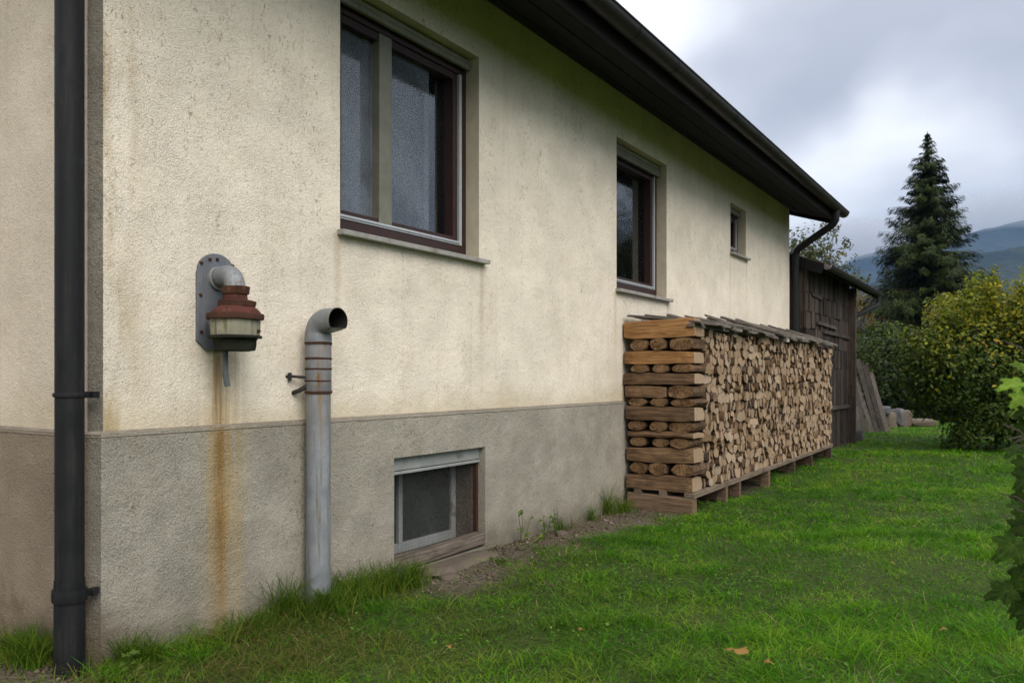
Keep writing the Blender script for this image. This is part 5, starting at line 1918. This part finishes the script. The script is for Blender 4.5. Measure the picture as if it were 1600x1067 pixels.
def tuft(c, n, h, rad, label, mat='tuft', spread=1.0, name='grass_tuft'):
    r_ = np.abs(rng.normal(size=n)) * rad
    a_ = rng.uniform(0, 2 * np.pi, n)
    x = c[0] + np.cos(a_) * r_ * spread
    y = c[1] + np.sin(a_) * r_ * .6
    y = np.where((x > X0), np.minimum(y, PY - .012), y)
    v, f = blades(x, y, h * rng.uniform(.5, 1.15, n), .0042 * rng.uniform(.7, 1.4, n), rng.uniform(.15, .95, n), rng.uniform(0, .35, n), 5)
    w_ = Vector((c[0], c[1], 0))
    v = v - np.array(w_)
    # keep every blade on the garden side of the wall
    yy = v[:, 1] + w_.y
    if c[0] > X0:
        v[:, 1] = np.minimum(yy, PY - .008) - w_.y
    else:
        v[:, 0] = np.minimum(v[:, 0] + w_.x, X0 - .03) - w_.x
    o_ = obj_from_arrays(name, v, f, mat)
    o_.location = w_
    tag(o_, label, 'grass', 'rank grass along the wall foot', 'stuff')


tuft((1.60, 3.30), 420, .17, .10, 'rank grass tuft left of the thick downpipe', spread=.5)
tuft((1.62, 3.48), 380, .16, .10, 'rank grass tuft at far left against the end wall', spread=.5)
tuft((1.80, 2.97), 170, .15, .05, 'sparse yellowish tuft right of the downpipe foot')
tuft((1.88, 2.94), 120, .13, .05, 'thin grass tuft under the grey plinth near the corner')
tuft((2.58, 2.96), 150, .22, .05, 'tall sparse weed grass left of the vent pipe')
tuft((2.72, 2.85), 420, .15, .10, 'dense grass tuft at the vent pipe foot')
tuft((2.95, 2.90), 480, .17, .11, 'dense grass tuft just right of the vent pipe')
tuft((3.18, 2.90), 460, .18, .10, 'long drooping grass tuft between vent pipe and basement window')
tuft((3.36, 2.86), 380, .17, .08, 'long grass tuft at the left side of the basement window')
tuft((2.35, 2.92), 260, .12, .13, 'low grass tuft beneath the rust streak')
tuft((6.05, 2.98), 90, .30, .05, 'tall thin grass stalks by the wall before the woodpile')
tuft((6.22, 2.92), 240, .15, .10, 'green grass tuft at the wall foot beside the rack')
tuft((5.75, 2.98), 70, .14, .07, 'thin grass at the wall foot left of the woodpile')
tuft((5.25, 2.99), 70, .13, .08, 'small grass wisp in the middle of the bare wall foot')


def weed(c, h, n, label):
    o_ = thing('weed', (c[0], c[1], 0), label, 'weed', 'weeds at the wall foot')
    mb = MB()
    for k in range(3):
        d_ = Vector((random.uniform(-.5, .5), random.uniform(-.35, .05), 1)).normalized()
        tip = Vector((c[0], c[1], 0)) + d_ * h * random.uniform(.7, 1)
        mb.tube([(c[0], c[1], -.01), Vector((c[0], c[1], 0)).lerp(tip, .5) + Vector((0, -.01, 0)), tip], [.003, .0025, .0015], 5)
        for q in range(n // 3):
            e = random.uniform(.3, 1)
            b_ = Vector((c[0], c[1], 0)).lerp(tip, e)
            out_ = Vector((random.gauss(0, 1), random.gauss(-.3, .6), random.uniform(-.3, .5))).normalized()
            nn = Vector((random.gauss(0, .3), -.4, .8)).normalized()
            sdv = out_.cross(nn).normalized()
            L = random.uniform(.03, .055)
            lf = MB()
            lf.v = [tuple(b_), tuple(b_ + out_ * L * .5 + sdv * L * .28 + nn * .006), tuple(b_ + out_ * L - nn * .008), tuple(b_ + out_ * L * .5 - sdv * L * .28 + nn * .006)]
            lf.f = [(0, 1, 2), (0, 2, 3)]; lf.mi = [0, 0]
            lf.build('leaf', 'weed', o_)
    mb.build('stem', 'weed', o_, smooth=True)


weed((4.66, 2.97), .27, 15, 'leafy weed climbing the plinth right of the basement window')
weed((4.98, 2.97), .18, 12, 'smaller weed on the plinth midway to the woodpile')
weed((5.12, 2.96), .20, 9, 'thin weed on the plinth nearer the woodpile')
weed((1.76, 2.90), .14, 12, 'yellow-green weed in front of the corner')
weed((4.75, 2.86), .07, 12, 'low yellow-green weed on the soil under the climbing weed')

# clover and plantain leaves in the turf
def turf_weeds():
    P, Nn, Sz = [], [], []
    for k in range(240):
        t_ = math.sqrt(random.uniform(3.0 ** 2, 9.0 ** 2))
        u_ = random.uniform(-.45, .66)
        cx0, cy0 = t_ * (CA + SA * u_), t_ * (SA - CA * u_)
        if cy0 > 2.75 or (cx0 > 6.2 and cy0 > 2.2):
            continue
        for q in range(random.randint(15, 60)):
            xx, yy = cx0 + random.gauss(0, .10), cy0 + random.gauss(0, .10)
            P.append((xx, yy, float(gz(xx, yy)) + random.uniform(.012, .034)))
            Nn.append(Vector((random.gauss(0, .4), random.gauss(0, .4), 1)).normalized())
            Sz.append(random.uniform(.010, .020))
    v, f = leaf_quads(np.array(P), np.array(Nn), np.array(Sz), .85, .15)
    o_ = obj_from_arrays('clover', v, f, 'clover')
    tag(o_, 'small clover and broad weed leaves scattered through the lawn', 'clover', kind='stuff')


turf_weeds()

# crumbs of soil, chips and gravel on the bare strip
n = 1500
cx_ = rng.uniform(3.3, 6.5, n); cy_ = 3.02 - np.abs(rng.normal(size=n)) * .27
cx_[:260] = rng.uniform(1.2, 1.62, 260); cy_[:260] = rng.uniform(2.95, 3.5, 260)
cs_ = .0035 + np.abs(rng.normal(size=n)) * .006
octa = np.array([(1, 0, 0), (-1, 0, 0), (0, 1, 0), (0, -1, 0), (0, 0, 1), (0, 0, -1)], float)
of = np.array([(0, 2, 4), (2, 1, 4), (1, 3, 4), (3, 0, 4), (2, 0, 5), (1, 2, 5), (3, 1, 5), (0, 3, 5)])
vv = octa[None] * cs_[:, None, None] * rng.uniform(.5, 1.4, (n, 6, 1))
vv[:, :, 2] *= .7
vv += np.stack([cx_, cy_, gz(cx_, cy_) + cs_ * .3], -1)[:, None]
o_ = obj_from_arrays('soil_crumbs', vv.reshape(-1, 3), (np.arange(n)[:, None, None] * 6 + of[None]).reshape(-1, 3), 'crumb')
tag(o_, 'crumbs of soil and gravel on the bare wall foot', 'soil', kind='stuff')

# fallen leaves on the lawn
for k, (px, py, s, lb) in enumerate(((1160, 1022, .075, 'large yellow fallen leaf on the near lawn'), (1142, 1018, .04, 'small reddish leaf beside the large fallen leaf'),
                                     (1195, 1036, .04, 'small tan leaf right of the large fallen leaf'), (1112, 792, .07, 'pale leaf lying beside the near rack post'), (905, 985, .03, 'small brown leaf left of centre on the near lawn'), (1390, 880, .035, 'small yellow leaf on the right part of the lawn'), (700, 1010, .03, 'small tan leaf near the bottom left of the lawn'), (1290, 760, .04, 'small brown leaf on the lawn before the far rack posts'), (1480, 985, .035, 'small orange leaf near the creeper on the lawn'))):
    t_ = (CAM_Z - .05) * F_PX / (py - HORIZON)
    b_ = Vector(on_ground(px, t_, .055))
    mb = MB()
    n = len(half)
    an = random.uniform(0, 6)
    def lp2(xx, yy):
        return (b_.x + s * (xx * math.cos(an) - yy * math.sin(an)), b_.y + s * (xx * math.sin(an) + yy * math.cos(an)), b_.z + s * (.3 * xx * xx + .12 * math.sin(yy * 5)))
    mb.v = [lp2(0, q[1]) for q in half] + [lp2(q[0] * 1.1, q[1]) for q in half] + [lp2(-q[0] * 1.1, q[1]) for q in half]
    for q in range(n - 1):
        mb.f += [(q, n + q, n + q + 1, q + 1), (q, q + 1, 2 * n + q + 1, 2 * n + q)]
    mb.mi = [0] * len(mb.f)
    tag(mb.build('fallen_leaf', 'weed' if k == 3 else 'dead_leaf', None, origin=b_, smooth=True), lb, 'leaf', 'leaves fallen on the lawn')

# ------------------------------------------------------------------ haze over the valley
mb = MB().box(-400, -3600, -5, 4200, 4200, 640)
hz_o = mb.build('haze', 'black', None)
hz_o.data.materials.clear()
hm = bpy.data.materials.new('valley_haze')
hm.use_nodes = True
hm.node_tree.nodes.clear()
ht = NT(hm.node_tree)
pv = ht.n('ShaderNodeVolumePrincipled')
pv.inputs['Color'].default_value = (0.36, 0.60, 1.0, 1)
pv.inputs['Density'].default_value = 0.00015
ho = ht.n('ShaderNodeOutputMaterial')
ht.link(pv.outputs[0], ho.inputs['Volume'])
hz_o.data.materials.append(hm)
tag(hz_o, 'thin bluish autumn haze over the valley and hills', 'haze', kind='stuff')

# low cloud brushing the ridge
cm = bpy.data.materials.new('low_cloud')
cm.use_nodes = True
cm.node_tree.nodes.clear()
ct = NT(cm.node_tree)
pv = ct.n('ShaderNodeVolumePrincipled')
pv.inputs['Color'].default_value = (0.93, 0.95, 1.0, 1)
pv.inputs['Density'].default_value = 0.0042
co_ = ct.n('ShaderNodeOutputMaterial')
ct.link(pv.outputs[0], co_.inputs['Volume'])
M['low_cloud'] = cm


def low_cloud(px, py, t_, size, label, seed):
    import bmesh
    bm = bmesh.new()
    bmesh.ops.create_icosphere(bm, subdivisions=4, radius=1)
    for v in bm.verts:
        n_ = mnoise.fractal(v.co * 1.4 + Vector((seed * 7, 0, 0)), 1, 2, 4)
        k = 1 + .28 * n_
        v.co = Vector((v.co.x * size[0] * k, v.co.y * size[1] * k, v.co.z * size[2] * k))
    me = bpy.data.meshes.new('low_cloud')
    bm.to_mesh(me); bm.free()
    me.materials.append(cm)
    o_ = bpy.data.objects.new('low_cloud', me)
    COL.objects.link(o_)
    x_, y_, _ = on_ground(px, t_)
    o_.location = (x_, y_, CAM_Z + (HORIZON - py) / F_PX * t_)
    o_.rotation_euler = (0, 0, R(YAW))
    tag(o_, label, 'cloud', kind='stuff')


low_cloud(1330, 384, 2250, (300, 260, 62), 'low cloud hiding the ridge left of the spruce', 1)
low_cloud(1580, 340, 2250, (320, 330, 62), 'low cloud resting on the ridge right of the spruce', 2)
